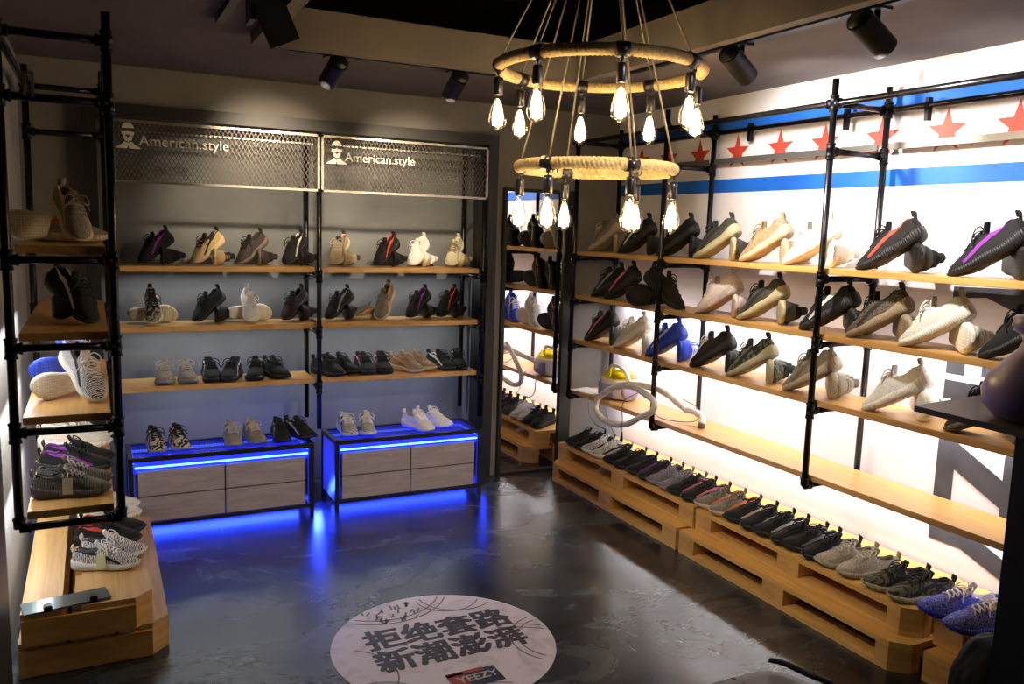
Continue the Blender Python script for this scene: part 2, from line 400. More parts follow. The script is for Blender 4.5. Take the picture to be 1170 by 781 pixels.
# ------------------------------------------------------------------ mesh header panels with lettering
def text_mesh(body, size, extr=.002, offset=0, align='LEFT', shear=0):
    cu = bpy.data.curves.new('txt', 'FONT'); cu.body = body; cu.size = size; cu.extrude = extr; cu.offset = offset; cu.align_x = align; cu.shear = shear; cu.resolution_u = 4
    o = bpy.data.objects.new('txt', cu); COL.objects.link(o); bpy.context.view_layer.update()
    dg = bpy.context.evaluated_depsgraph_get(); me = bpy.data.meshes.new_from_object(o.evaluated_get(dg)); COL.objects.unlink(o); bpy.data.objects.remove(o); me.materials.clear(); return me
def wire_panel(x0, x1, z0, z1, y, nm):
    off = ((x0+x1)/2, y, z0)
    t = thing('mesh_header_panel', 'diamond wire mesh header panel over the %s bay of the back rack' % nm, 'panel', off, 0, 'mesh panels over the back rack')
    bm = bmesh.new()
    for q in ((x0, x0+.012, z0, z1), (x1-.012, x1, z0, z1), (x0, x1, z0, z0+.012), (x0, x1, z1-.012, z1)):
        box(bm, q[0], q[1], y-.008, y+.008, q[2], q[3])
    # second rail behind the top edge
    box(bm, x0+.022, x1-.022, y+.05, y+.06, z1-.05, z1-.042)
    child('panel_frame', bm, M_meshframe, t, off)
    bm = bmesh.new(); px, pz = .0235, .0145; w = .0016
    sl = pz/px*1.0
    a0 = x0+.012; a1 = x1-.012; b0 = z0+.012; b1 = z1-.012
    H_ = b1-b0; dx = H_/1.75
    for sgn in (1, -1):
        n = int((a1-a0+dx)/(.021))+1
        for k in range(n):
            xs = a0-dx+k*(.021) if sgn > 0 else a0+k*(.021)
            xa, za, xb, zb = xs, b0, xs+dx*sgn, b1
            # clip to x range
            pts = []
            def atx(X): return za+(zb-za)*(X-xa)/(xb-xa)
            P = [(xa, za), (xb, zb)]
            Q = []
            for (X, Z) in P:
                if X < a0: Z = atx(a0); X = a0
                if X > a1: Z = atx(a1); X = a1
                Q.append((X, Z))
            if abs(Q[0][0]-Q[1][0]) < 1e-4: continue
            d = Vector((Q[1][0]-Q[0][0], 0, Q[1][1]-Q[0][1])).normalized(); nn = Vector((-d.z, 0, d.x))*w
            yy = y+sgn*.0008
            A = Vector((Q[0][0], yy, Q[0][1])); B = Vector((Q[1][0], yy, Q[1][1])); th = Vector((0, .0008, 0))
            v = [bm.verts.new(p) for p in (A-nn-th, A+nn-th, B+nn-th, B-nn-th, A-nn+th, A+nn+th, B+nn+th, B-nn+th)]
            for f in ((0, 1, 2, 3), (7, 6, 5, 4), (0, 3, 7, 4), (1, 5, 6, 2)): bm.faces.new([v[i] for i in f])
    child('wire_mesh', bm, M_mesh, t, off)
    return t
wire_panel(.075, 1.078, 1.681, 1.975, 4.462, 'left')
wire_panel(1.086, 2.05, 1.681, 1.975, 4.462, 'right')
def head_icon(x, z, s, y, name, label, wordx, size):
    t = thing('sign', label, 'sign', (x, y, z), 0, 'white lettering on the mesh header')
    me = text_mesh('American.style', size, .002)
    o = obj('lettering', me, M_signwhite, t); o.rotation_euler = (PI/2, 0, 0); o.location = (wordx-x, 0, .018)
    bm = bmesh.new()
    def ell(cx, cz, rx, rz, a0, a1, n=20): return [(cx+rx*math.cos(math.radians(a0+(a1-a0)*k/n)), cz+rz*math.sin(math.radians(a0+(a1-a0)*k/n))) for k in range(n+1)]
    def sc(P): return [(p[0]*s, p[1]*s) for p in P]
    # forehead cap, cheeks, chin and shoulders with the gaps for shades and moustache between them
    prism(bm, sc(ell(0, 1.0, .30, .34, 8, 172)), 1, -.003, .003)
    prism(bm, sc([(-.30, .86), (-.06, .86), (0, .93), (.06, .86), (.30, .86), (.30, .72), (.14, .62), (.10, .72), (-.10, .72), (-.14, .62), (-.30, .72)]), 1, -.003, .003)
    prism(bm, sc([(-.24, .62), (-.10, .64), (0, .56), (.10, .64), (.24, .62), (.17, .42), (0, .34), (-.17, .42)]), 1, -.003, .003)
    prism(bm, sc([(-.18, .36), (0, .28), (.18, .36), (.30, .22), (.55, .08), (.60, 0), (.05, 0), (0, .20), (-.05, 0), (-.60, 0), (-.55, .08), (-.30, .22)]), 1, -.003, .003)
    obj('head_emblem', bm, M_signwhite, t)
    return t
head_icon(.165, 1.840, .090, 4.448, 'a', 'white head emblem and American.style lettering on the left mesh panel', .212, .069)
head_icon(1.165, 1.828, .090, 4.448, 'b', 'white head emblem and American.style lettering on the right mesh panel', 1.208, .066)

# ------------------------------------------------------------------ blue lit cabinets
def cabinet(x0, x1, nm):
    y0, y1, zt = 4.235, 4.535, .385
    off = ((x0+x1)/2, (y0+y1)/2, 0)
    t = thing('drawer_cabinet', 'low black-framed display cabinet glowing blue, %s one under the back rack' % nm, 'cabinet', off, 0, 'blue-lit cabinets under the back rack')
    e = .022
    bm = bmesh.new()
    for (xa, ya) in ((x0, y0), (x1-e, y0), (x0, y1-e), (x1-e, y1-e)): box(bm, xa, xa+e, ya, ya+e, 0, zt-e)
    box(bm, x0, x1, y0, y0+e, zt-e, zt); box(bm, x0, x1, y1-e, y1, zt-e, zt); box(bm, x0, x0+e, y0+e, y1-e, zt-e, zt); box(bm, x1-e, x1, y0+e, y1-e, zt-e, zt)
    box(bm, x0, x1, y0+.001, y0+e-.001, .045, .06)
    child('steel_frame', bm, M_black, t, off)
    bm = bmesh.new(); box(bm, x0+e, x1-e, y0+.04, y1-e, .30, .330)
    child('light_tray', bm, M_traylit, t, off)
    for xa in (x0+.006, x1-.018): child('side_panel', bxm(xa, xa+.012, y0+e, y1-e, .05, zt-e), M_tray, t, off)
    # fine wire grille over the tray
    bm = bmesh.new(); n = int((x1-x0-2*e)/.012)
    for k in range(n+1):
        x = x0+e+(x1-x0-2*e)*k/n; box(bm, x-.0012, x+.0012, y0+e, y1-e, zt-.010, zt-.008)
    m_ = int((y1-y0-2*e)/.012)
    for k in range(m_+1):
        y = y0+e+(y1-y0-2*e)*k/m_; box(bm, x0+e, x1-e, y-.0012, y+.0012, zt-.008, zt-.006)
    child('wire_grille', bm, M_grille, t, off)
    bm = bmesh.new()
    box(bm, x0+e+.001, x1-e-.001, y1-e-.008, y1-e-.001, .345, .355); box(bm, x0+e, x0+e+.006, y0+.05, y1-e-.01, .345, .353); box(bm, x1-e-.006, x1-e, y0+.05, y1-e-.01, .345, .353)
    child('led_strip', bm, M_led_blue, t, off)
    bm = bmesh.new(); box(bm, x0+.03, x1-.03, y0+.008, y0+.014, .330, .338)
    child('front_led_strip', bm, M_led_cyan, t, off)
    bm = bmesh.new(); box(bm, x0+.024, x0+.029, y0+.012, y0+.018, .07, .325); box(bm, x1-.029, x1-.024, y0+.012, y0+.018, .07, .325)
    child('side_led_strip', bm, M_led_dim, t, off)
    xm = (x0+x1)/2; z = [.062, .184, .190, .312]
    for (xa, xb) in ((x0+.042, xm-.003), (xm+.003, x1-.042)):
        for (za, zb) in ((z[0], z[1]), (z[2], z[3])):
            child('drawer', bxm(xa, xb, y0+.014, y0+.26, za, zb, bevel=.002), M_draw, t, off)
    return t
cabinet(.115, .995, 'left'); cabinet(1.105, 1.955, 'right')
# the strips' spill: unseen blue lamps added beside and under the cabinets
area('cabinet_glow', (1.05, 4.40, .22), .2, .25, 3.5, (.02, .05, 1), (0, PI/2, 0))
area('cabinet_glow', (1.05, 4.40, .10), .06, .1, 3.0, (.02, .05, 1), (math.radians(-60), 0, 0))
area('cabinet_glow', (1.53, 4.40, .05), .8, .05, 3.0, (.02, .05, 1), (math.radians(-50), 0, 0))
area('cabinet_glow', (.55, 4.40, .05), .8, .05, 5.0, (.02, .05, 1), (math.radians(-50), 0, 0))
area('cabinet_glow', (2.02, 4.35, .2), .3, .1, .8, (.02, .05, 1), (0, PI/2, 0))
area('cabinet_glow', (.085, 4.3, .18), .25, .1, .8, (.02, .05, 1), (0, -PI/2, 0))

# ------------------------------------------------------------------ pallets
def pallet(name, label, x0, x1, y0, y1, z0, h, m1, m2, ch=(), deck=None, group=None, ends=()):
    """three block rows along y, top and bottom boards; ch: chamfered corners (sx, sy)"""
    off = ((x0+x1)/2, (y0+y1)/2, z0)
    t = thing(name, label, 'pallet', off, 0, group)
    tb = .02
    def rect(xa, xb, ya, yb, cc):
        P = []
        for (sx, sy) in ((-1, -1), (1, -1), (1, 1), (-1, 1)):
            X = xa if sx < 0 else xb; Y = ya if sy < 0 else yb
            if (sx, sy) in cc and ((sx < 0 and abs(xa-x0) < 1e-6) or (sx > 0 and abs(xb-x1) < 1e-6)) and ((sy < 0 and abs(ya-y0) < 1e-6) or (sy > 0 and abs(yb-y1) < 1e-6)):
                k = .055
                A = (X, Y-sy*k); B = (X-sx*k, Y)
                P += [A, B] if (sx, sy) in ((-1, -1), (1, 1)) else [B, A]
            else: P.append((X, Y))
        return P
    D = deck or [(0, .36), (.42, .66), (.72, 1)]
    for (f0, f1) in D:
        bm = prism(bmesh.new(), rect(x0+(x1-x0)*f0, x0+(x1-x0)*f1, y0, y1, ch), 2, z0+h-tb, z0+h)
        child('deck_board', bm, m1, t, off)
    wx = .10
    xs = [(x0, x0+wx), ((x0+x1)/2-wx/2, (x0+x1)/2+wx/2), (x1-wx, x1)]
    yb = [(y0, y0+.11), ((y0+y1)/2-.06, (y0+y1)/2+.06), (y1-.11, y1)]
    for (xa, xb) in xs:
        child('bottom_board', prism(bmesh.new(), rect(xa, xb, y0, y1, ch), 2, z0, z0+tb), m1, t, off)
        for (ya, yb_) in yb:
            child('block', prism(bmesh.new(), rect(xa, xb, ya, yb_, ch), 2, z0+tb, z0+h-tb-.0005), m2, t, off)
    for (xe, ye0, ye1) in ends:
        child('end_board', bxm(x0+.002, x1-.057, ye0, ye1, z0+.003, z0+h-.0205), m2, t, off)
    return t
G = 'low wooden pallets under the right rack'
pallet('wooden_pallet', 'lower pine pallet nearest the mirror under the right rack', 2.48, 2.985, 3.115, 4.39, 0, .11, M_pallet, M_palletdark, ((-1, 1),), [(0, .38), (.40, .66), (.68, 1)], G)
pallet('wooden_pallet', 'lower pine pallet in the middle of the floor row, chamfered near corner', 2.48, 2.985, 1.84, 3.09, 0, .11, M_pallet, M_palletdark, ((-1, -1),), [(0, .38), (.40, .66), (.68, 1)], G)
pallet('wooden_pallet', 'lower pine pallet at the near right end, set back behind the others', 2.54, 2.985, .70, 1.80, 0, .11, M_pallet, M_palletdark, (), [(0, .38), (.40, .66), (.68, 1)], G)
pallet('wooden_pallet', 'upper pine pallet nearest the mirror carrying the dark and grey pairs', 2.55, 2.985, 3.08, 4.40, .111, .105, M_pallet, M_palletdark, (), [(0, .55), (.57, 1)], G)
pallet('wooden_pallet', 'upper pine pallet in the middle carrying the olive and cream pairs', 2.55, 2.985, 1.86, 3.06, .111, .105, M_pallet, M_palletdark, ((-1, -1),), [(0, .55), (.57, 1)], G)
pallet('wooden_pallet', 'upper pine pallet at the near right end, just beyond the blue pair', 2.61, 2.985, .75, 1.82, .111, .105, M_pallet, M_palletdark, (), [(0, .55), (.57, 1)], G)
G = 'wooden pallets under the left rack'
pallet('wooden_pallet', 'lower pine pallet of the stack by the left wall, lip showing blue light', -.262, .200, 3.02, 4.18, 0, .115, M_palletL, M_palletdark, ((1, -1),), [(0, .3), (.33, .62), (.65, 1)], G, [(0, 3.006, 3.0195)])
pallet('wooden_pallet', 'upper pine pallet of the stack by the left wall carrying three pairs', -.250, .148, 3.0, 4.14, .116, .11, M_palletL, M_palletdark, ((1, -1),), [(0, .30), (.44, 1)], G, [(0, 2.986, 2.9995)])
bm = bmesh.new(); 
o = tag(obj('support_plate', bxm(-.13, .13, -.05, .05, 0, .006, bevel=.002), M_steelplate), 'grey glass strip with black clips lying on the near end of the left pallet', 'bracket')
o.location = (-.118, 3.045, .2285); o.rotation_euler = (0, 0, .18)
for x in (-.06, .075):
    q = obj('clip', bxm(x-.012, x+.012, -.052, -.02, -.001, .02, bevel=.003), M_track, o)

# ------------------------------------------------------------------ floor sticker
SC = (1.11, 2.69)
M_sticker = noisy('printed_vinyl', 'd6ccd8', 'aaa2b0', 7, .4, 8, dist=2.0, lo=.5, hi=.75)
bm = bmesh.new(); lathe(bm, [(.41, 0), (.41, .0015)], 72)
st = tag(obj('floor_sticker', bm, M_sticker), 'round pale printed floor sticker with bold dark Chinese slogan', 'sticker'); st.location = (SC[0], SC[1], .0004)
M_ink = mat('dark_print_ink', '352c30', .45); M_ink2 = mat('faint_print_ink', '6d6670', .5)
for body, x, y in (('拒绝套路', .842, 2.745), ('新潮澎湃', .835, 2.585)):
    bm = bmesh.new()
    for k, (ax, ay) in enumerate([(i_*.0028, j_*.0022) for i_ in (-2, -1, 0, 1, 2) for j_ in (-1.5, 0, 1.5)]):
        me = text_mesh(body, .150, .0003, 0); me.transform(Matrix.Translation((ax, ay, k*.00002))); bm.from_mesh(me)
    o = obj('slogan', bm, M_ink, st); o.location = (x-SC[0], y-SC[1], .0022)
    o.scale = (.965, 1.05, 1)
# engraved-style ornaments printed round the rim
bm = bmesh.new(); rr = random.Random(3)
def ink_arc(cx, cy, r, a0, a1, w=.003):
    pts = [(cx+r*math.cos(math.radians(a0+(a1-a0)*k/24)), cy+r*math.sin(math.radians(a0+(a1-a0)*k/24)), .0024) for k in range(25)]
    pts = [p for p in pts if p[0]**2+p[1]**2 < .395**2]
    if len(pts) > 2:
        for p, q in zip(pts, pts[1:]):
            p = Vector(p); q = Vector(q); d = (q-p).normalized(); n = Vector((-d.y, d.x, 0))*w
            bm.faces.new([bm.verts.new(v) for v in (p-n, q-n, q+n, p+n)])
for cx, cy, r, a0, a1 in ((-.1, .5, .28, 200, 330), (-.1, .5, .25, 200, 330), (.42, -.12, .16, 80, 260), (.42, -.12, .19, 80, 260), (.2, .38, .16, 180, 330), (.15, .36, .13, 180, 350), (.1, -.42, .5, 20, 75), (.1, -.45, .5, 20, 75), (-.42, -.1, .2, -60, 60), (-.35, -.35, .16, 0, 120), (-.35, -.35, .19, 0, 120), (-.05, -.62, .32, 60, 130)):
    ink_arc(cx, cy, r, a0, a1)
for k in range(26):
    x = -.22+rr.random()*.22; y = .22+rr.random()*.12
    L_ = .02+.03*rr.random(); an = rr.random()*.8+.8
    p = Vector((x, y, .0024)); d = Vector((math.cos(an), math.sin(an), 0)); n = Vector((-d.y, d.x, 0))*.004
    bm.faces.new([bm.verts.new(v) for v in (p-n, p+d*L_-n, p+d*L_+n, p+n)])
obj('engraved_print', bm, M_ink2, st)
bm = bmesh.new(); box(bm, -.09, .09, -.05, .05, 0, .0008)
lb = obj('label_patch', bm, mat('print_navy', '1c1a44', .45), st); lb.location = (1.118-SC[0], 2.425-SC[1], .0022); lb.rotation_euler = (0, 0, .03)
bm = bmesh.new(); box(bm, -.09, -.03, -.05, .05, .0009, .0013); box(bm, -.09, .05, .035, .055, .0009, .0013); obj('red_border', bm, mat('print_red', '93302c', .45), lb)
o = obj('patch_lettering', text_mesh('YEEZY', .052, .0003, .001), mat('print_cream', 'b8b0a8', .5), lb); o.location = (-.065, -.015, .0022)

# ------------------------------------------------------------------ chandelier
CX, CY = 1.69, 2.717
ch = thing('chandelier', 'two-tier rope-wrapped ring chandelier with glowing filament bulbs', 'chandelier', (CX, CY, 2.86))
def rope_ring(R, z, r):
    bm = bmesh.new(); nu, nv = 760, 15
    rings = []
    for i in range(nu):
        th = 2*PI*i/nu; c_ = Vector((R*math.cos(th), R*math.sin(th), z)); u = Vector((math.cos(th), math.sin(th), 0)); v = Vector((0, 0, 1))
        ring_ = []
        for j in range(nv):
            ph = 2*PI*j/nv
            rr_ = r*(1+.07*math.cos(3*ph+round(R/.0024)*th))
            ring_.append(bm.verts.new(c_+u*math.cos(ph)*rr_+v*math.sin(ph)*rr_))
        rings.append(ring_)
    for i in range(nu):
        A, B = rings[i], rings[(i+1) % nu]
        for j in range(nv): bm.faces.new((A[j], A[(j+1) % nv], B[(j+1) % nv], B[j]))
    return bm
AP = Vector((0, 0, 2.82))
def bulb_unit(x, y, z, energy):
    """z: ring centre height; hangs a hook, socket and bulb under it"""
    off = (CX, CY, 2.86)
    so = bmesh.new()
    tube(so, [(x, y, z-.015), (x, y, z-.045)], .003, 8)
    lathe(so, [(.004, -.040), (.0165, -.044), (.0175, -.055), (.0175, -.102), (.015, -.106)], 16, (x, y, z))
    for v in so.verts: v.co -= Vector((0, 0, 2.86))
    s = obj('socket', so, M_socket, ch, True)
    g = bmesh.new()
    prof = [(.0135, -.100), (.0135, -.115), (.017, -.132), (.025, -.155), (.0315, -.180), (.0325, -.195), (.029, -.210), (.020, -.222), (.008, -.230), (.001, -.234)]
    lathe(g, prof, 20, (x, y, z), False)
    for v in g.verts: v.co -= Vector((0, 0, 2.86))
    obj('bulb_glass', g, M_bulb, s, True)
    f = bmesh.new()
    for k in range(6):
        a_ = 2*PI*k/6; tube(f, [(x+.006*math.cos(a_), y+.006*math.sin(a_), z-.130), (x+.016*math.cos(a_+.3), y+.016*math.sin(a_+.3), z-.178), (x+.014*math.cos(a_+.5), y+.014*math.sin(a_+.5), z-.212)], .0045, 6)
    lathe(f, [(.003, -.12), (.010, -.15), (.015, -.18), (.010, -.212)], 8, (x, y, z))  # glowing core and thick strands imitate the bulb's bloom
    for v in f.verts: v.co -= Vector((0, 0, 2.86))
    obj('filament', f, M_filament, s, True)
    l = bpy.data.lights.new('bulb_light', 'POINT'); l.energy = energy*.46; l.color = (1, .74, .42); l.shadow_soft_size = .022
    lo = bpy.data.objects.new('bulb_light', l); COL.objects.link(lo); lo.location = (CX+x, CY+y, z-.18)
def tier(R, z, n, a0, r, energy, name):
    bm = rope_ring(R, z, r)
    for v in bm.verts: v.co.z -= 2.86
    obj('rope_ring', bm, M_rope, ch, True)
    for k in range(n):
        th = a0+2*PI*k/n; x, y = R*math.cos(th), R*math.sin(th)
        d = Vector((-math.sin(th), math.cos(th), 0)); p = Vector((x, y, z-2.86))
        bm = bmesh.new(); tube(bm, [p-d*.022, p+d*.022], r*1.22, 14)
        tube(bm, [p+Vector((0, 0, -r)), p+Vector((0, 0, -r-.012))], .008, 8)
        obj('sleeve', bm, M_socket, ch, True)
        # little ring hook beside the sleeve
        bm = bmesh.new(); tube(bm, [p+d*.03+Vector((0, 0, -r-.006))+(d*math.cos(q)+Vector((0, 0, 1))*math.sin(q))*.010 for q in [2*PI*i/12 for i in range(12)]], .0018, 6, closed=True)
        obj('hook_ring', bm, M_socket, ch, True)
        bulb_unit(x, y, z, energy)
        bm = bmesh.new(); top = Vector((.015*math.cos(th), .015*math.sin(th), AP.z-2.86)); tube(bm, [p+Vector((0, 0, r*.9)), top], .0034, 6)
        obj('cable', bm, M_cable, ch, True)
vang = math.atan2(-CY, -CX)          # direction from the ring centre towards the viewer's side of the room
tier(.372, 2.103, 8, vang+math.radians(56), (.021), 3.2, 'upper')
tier(.286, 1.747, 6, vang+math.radians(25), (.021), 3.0, 'lower')
bm = bmesh.new(); lathe(bm, [(.06, .0), (.06, -.03), (.02, -.045)], 24); obj('ceiling_rose', bm, M_track, ch, True)

# ------------------------------------------------------------------ track spots
def track_spot(p, target, label, group='black ceiling spotlights'):
    p = Vector(p); d = (Vector(target)-p).normalized()
    t = thing('track_spotlight', label, 'spotlight', (p.x, p.y, ZC), 0, group)
    off = (p.x, p.y, ZC)
    bm = bmesh.new(); top = Vector((p.x, p.y, ZC-.002)); tube(bm, [top, Vector((p.x, p.y, p.z+.02))], .010, 10); child('stem', bm, M_track, t, off, True)
    bm = bmesh.new(); box(bm, p.x-.03, p.x+.03, p.y-.03, p.y+.03, ZC-.028, ZC-.002); child('adapter', bm, M_track, t, off)
    bm = bmesh.new(); A = p-d*.10; B = p+d*.055
    tube(bm, [A, A+d*.008], .036, 20); tube(bm, [A+d*.008, B], .040, 20, cap=False); tube(bm, [A+d*.02, B-d*.03], .034, 20)
    child('lamp_body', bm, M_track, t, off, True)
def track(x0, x1, y0, y1, nm):
    tag(obj('lighting_track', bxm(x0, x1, y0, y1, ZC-.022, ZC-.001), M_track), 'black lighting track on the soffit along the %s wall' % nm, 'track')
track(2.15, 2.18, -1.5, 3.3, 'right'); track(.75, 2.1, 3.62, 3.65, 'back'); track(.42, .45, -1.0, 3.3, 'left')
track_spot((2.165, 1.90, 2.13), SPOTS_R[0][1], 'black cylinder spotlight nearest the top right corner, aimed at the white wall')
track_spot((2.165, 2.50, 2.13), SPOTS_R[1][1], 'black cylinder spotlight just right of the chandelier')
track_spot((.93, 3.635, 2.14), (.80, 4.72, 1.62), 'black cylinder spotlight above the middle of the mesh header')
track_spot((1.49, 3.635, 2.14), (1.55, 4.72, 1.62), 'black cylinder spotlight left of the chandelier, by the right end of the mesh header')
# large shutter spotlight at the left of the coffer
t = thing('track_spotlight', 'large dark box spotlight in the top left of the ceiling', 'spotlight', (.47, 2.85, ZC), 0, 'black ceiling spotlights')
R_ = Matrix.Rotation(math.radians(35), 4, 'X') @ Matrix.Rotation(math.radians(-28), 4, 'Y')
bm = bmesh.new(); box(bm, -.05, .05, -.06, .06, -.13, .06, R_); 
for v in bm.verts: v.co += Vector((.05, 0, -.02))
obj('lamp_body', bm, M_track, t)
bm = bmesh.new(); box(bm, -.008, .008, -.05, .05, -.10, -.01); obj('bracket', bm, M_track, t)

# ------------------------------------------------------------------ sneakers
KT = [0, .04, .1, .2, .3, .4, .5, .6, .7, .8, .9, .96, 1.0]
KW = [.018, .029, .035, .038, .038, .038, .041, .046, .050, .049, .039, .027, .010]
KHS = [.047, .047, .044, .039, .036, .034, .032, .030, .028, .027, .027, .028, .030]
KZ0 = [.014, .004, 0, 0, 0, 0, 0, 0, 0, .002, .008, .015, .024]
KHT = [.082, .097, .096, .086, .086, .100, .101, .089, .074, .062, .052, .044, .034]
LEN = .285
def kv(K, t):
    t = min(max(t, 0), 1)
    for i in range(len(KT)-1):
        if t <= KT[i+1]+1e-9:
            q = (t-KT[i])/(KT[i+1]-KT[i]); p0 = K[max(i-1, 0)]; p1 = K[i]; p2 = K[i+1]; p3 = K[min(i+2, len(K)-1)]
            return p1+(p2-p1)*(q*q*(3-2*q)*.4+q*.6)
    return K[-1]
def cen(t): return .004*math.sin(PI*t*1.1)-.008*max(0, t-.75)/.25
def opn(t):
    a_ = min(max((t-.03)/.05, 0), 1); b_ = min(max((.40-t)/.06, 0), 1); q = a_*b_; return q*q*(3-2*q)
def surf(t, ph, e=0.0):
    """t heel->toe, ph -1..1 right->left over the top, e offset outwards"""
    w = kv(KW, t); hs = kv(KHS, t)-.006; ht = kv(KHT, t); o = opn(t); s = 1 if ph >= 0 else -1; q = abs(ph)
    al = PI/2*(1-q)
    ya = s*w*math.cos(al)**.72; za = hs+(ht-hs)*math.sin(al)**.92
    if o > 0:
        wc = .024
        if q > .45:
            k = (1-q)/.55; yo = s*(w*(1-k**1.3)+wc*k**1.3); zo = hs+(ht-hs)*k
        else:
            k = (.45-q)/.45; yo = s*wc*(.80 if k > 0 else 1)*(1-k**2.2); zo = ht-(ht-.045)*min(1, 1.9*k)
        ya = ya*(1-o)+yo*o; za = za*(1-o)+zo*o
    p = Vector(((t-.5)*LEN, ya+cen(t), za))
    if e:
        n = Vector((0, p.y-cen(t), (p.z-.04)*.8))
        if n.length > 1e-6: p = p+n.normalized()*e
    return p
def mirror_bm(bm, flip):
    if flip:
        for v in bm.verts: v.co.y *= -1
        bmesh.ops.reverse_faces(bm, faces=bm.faces[:])
    return bm
def mk(name, bm, flip):
    mirror_bm(bm, flip); bmesh.ops.recalc_face_normals(bm, faces=bm.faces[:])
    me = bpy.data.meshes.new(name); bm.to_mesh(me); bm.free()
    for p in me.polygons: p.use_smooth = True
    me.materials.append(None); return me
def shoe_meshes(flip):
    D = {}
    NT, NP = 30, 24
    ts = [0.004+.992*(i/NT) for i in range(NT+1)]; ps = [-1+2*j/NP for j in range(NP+1)]
    up_ = bmesh.new(); li = bmesh.new(); g = {}; g2 = {}
    for i, t in enumerate(ts):
        for j, ph in enumerate(ps):
            inner = opn((ts[max(i-1, 0)]+ts[min(i+1, NT)])/2) > .55 and abs(ph) < .46
            g[i, j] = up_.verts.new(surf(t, ph)); g2[i, j] = li.verts.new(surf(t, ph))
    for i in range(NT):
        for j in range(NP):
            tm = (ts[i]+ts[i+1])/2; pm = (ps[j]+ps[j+1])/2
            bm, G_ = (li, g2) if (opn(tm) > .5 and abs(pm) < .46) else (up_, g)
            bm.faces.new((G_[i, j], G_[i+1, j], G_[i+1, j+1], G_[i, j+1]))
    up_.faces.new([g[0, j] for j in range(NP+1)]); up_.faces.new([g[NT, j] for j in range(NP, -1, -1)])
    for bm in (up_, li):
        bmesh.ops.delete(bm, geom=[v for v in bm.verts if not v.link_faces], context='VERTS')
    D['upper'] = mk('upper', up_, flip); D['lining'] = mk('lining', li, flip)
    # sole
    bm = bmesh.new(); R = []
    NS = 40
    for i in range(NS+1):
        t = i/NS; w = kv(KW, t); hs = kv(KHS, t)+.002*math.sin(t*16); z0 = kv(KZ0, t); x = (t-.5)*LEN*1.03; y0 = cen(t)
        hs += .004*max(0, 1-t/.15)
        pr = [(w*.90, hs+.0015), (w*1.04+.001, hs), (w*1.12+.0015, hs*.62+z0*.4), (w*1.09+.001, hs*.25+z0*.8), (w*.94, z0), (w*.5, z0-.0005)]
        R.append([bm.verts.new((x, y0+a_, z_)) for a_, z_ in pr]+[bm.verts.new((x, y0-a_, z_)) for a_, z_ in pr[::-1]])
    for A, B in zip(R, R[1:]):
        n = len(A)
        for j in range(n): bm.faces.new((A[j], A[(j+1) % n], B[(j+1) % n], B[j]))
    bm.faces.new(R[0]); bm.faces.new(R[-1][::-1]); D['sole'] = mk('sole', bm, flip)
    bm = bmesh.new(); R = []
    for i in range(25):
        t = .03+.94*i/24; w = kv(KW, t)*.86; z0 = kv(KZ0, t)-.0018
        R.append([bm.verts.new(((t-.5)*LEN*1.03, cen(t)+w*k, z0+(.001 if abs(k) == 1 else 0))) for k in (-1, -.5, 0, .5, 1)])
    for A, B in zip(R, R[1:]):
        for j in range(4): bm.faces.new((A[j], A[j+1], B[j+1], B[j]))
    D['outsole'] = mk('outsole', bm, flip)
    # side stripe, both sides
    bm = bmesh.new()
    for s in (-1, 1):
        pv = None
        for i in range(19):
            t = .035+.70*i/18; k = i/18
            lo = .93-.50*(1-k)**1.1-.02; hi = lo-.13-.02*math.sin(PI*k)
            lo = min(lo, .97); a_ = [bm.verts.new(surf(t, s*(lo+(hi-lo)*j/3), .0018)) for j in range(4)]
            if pv:
                for j in range(3): bm.faces.new((pv[j], a_[j], a_[j+1], pv[j+1]))
            pv = a_
    bmesh.ops.recalc_face_normals(bm, faces=bm.faces[:]); D['side_stripe'] = mk('side_stripe', bm, flip)
    # laces
    def lacebm(loops):
        bm = bmesh.new(); T = [.415, .47, .525, .58, .635]
        for i, t in enumerate(T):
            for sg in (1, -1):
                t2 = t+.05
                pts = [surf(t+(t2-t)*k/6, sg*(-.34+.68*k/6), .003) for k in range(7)]
                tube(bm, pts, .0026, 6)
        if loops:
            o_ = surf(.43, 0, .008)
            for sg in (1, -1):
                pts = [o_, o_+Vector((-.005, sg*.022, .014)), o_+Vector((.008, sg*.044, .006)), o_+Vector((.026, sg*.046, -.012)), o_+Vector((.026, sg*.026, -.008)), o_+Vector((.004, 0, .002))]
                tube(bm, cr(pts, 4), .0026, 6)
                pts = [o_, o_+Vector((.014, sg*.018, .004)), o_+Vector((.030, sg*.040, -.014)), o_+Vector((.034, sg*.052, -.034))]
                tube(bm, cr(pts, 4), .0024, 6)
        return bm
    D['laces'] = mk('laces', lacebm(True), flip); D['laces_flat'] = mk('laces', lacebm(False), flip)
    # heel tab loop
    bm = bmesh.new(); x0 = -.5*LEN
    for (dx, th_) in ((0, .0035), (-.012, .003)):
        pass
    pts = [(x0+.006, 0, .076), (x0-.002, 0, .092), (x0-.006, 0, .106), (x0-.002, 0, .116), (x0+.003, 0, .115), (x0+.005, 0, .106), (x0+.008, 0, .094)]
    pl = cr(pts, 3); R = []
    for i, p in enumerate(pl):
        w = .0125; R.append([bm.verts.new(p+Vector((0, -w, 0))), bm.verts.new(p+Vector((0, w, 0)))])
    R2 = []
    for i, p in enumerate(pl):
        d = (pl[min(i+1, len(pl)-1)]-pl[max(i-1, 0)]).normalized(); n = Vector((d.z, 0, -d.x))*.003
        R2.append([bm.verts.new(v.co+n) for v in R[i]])
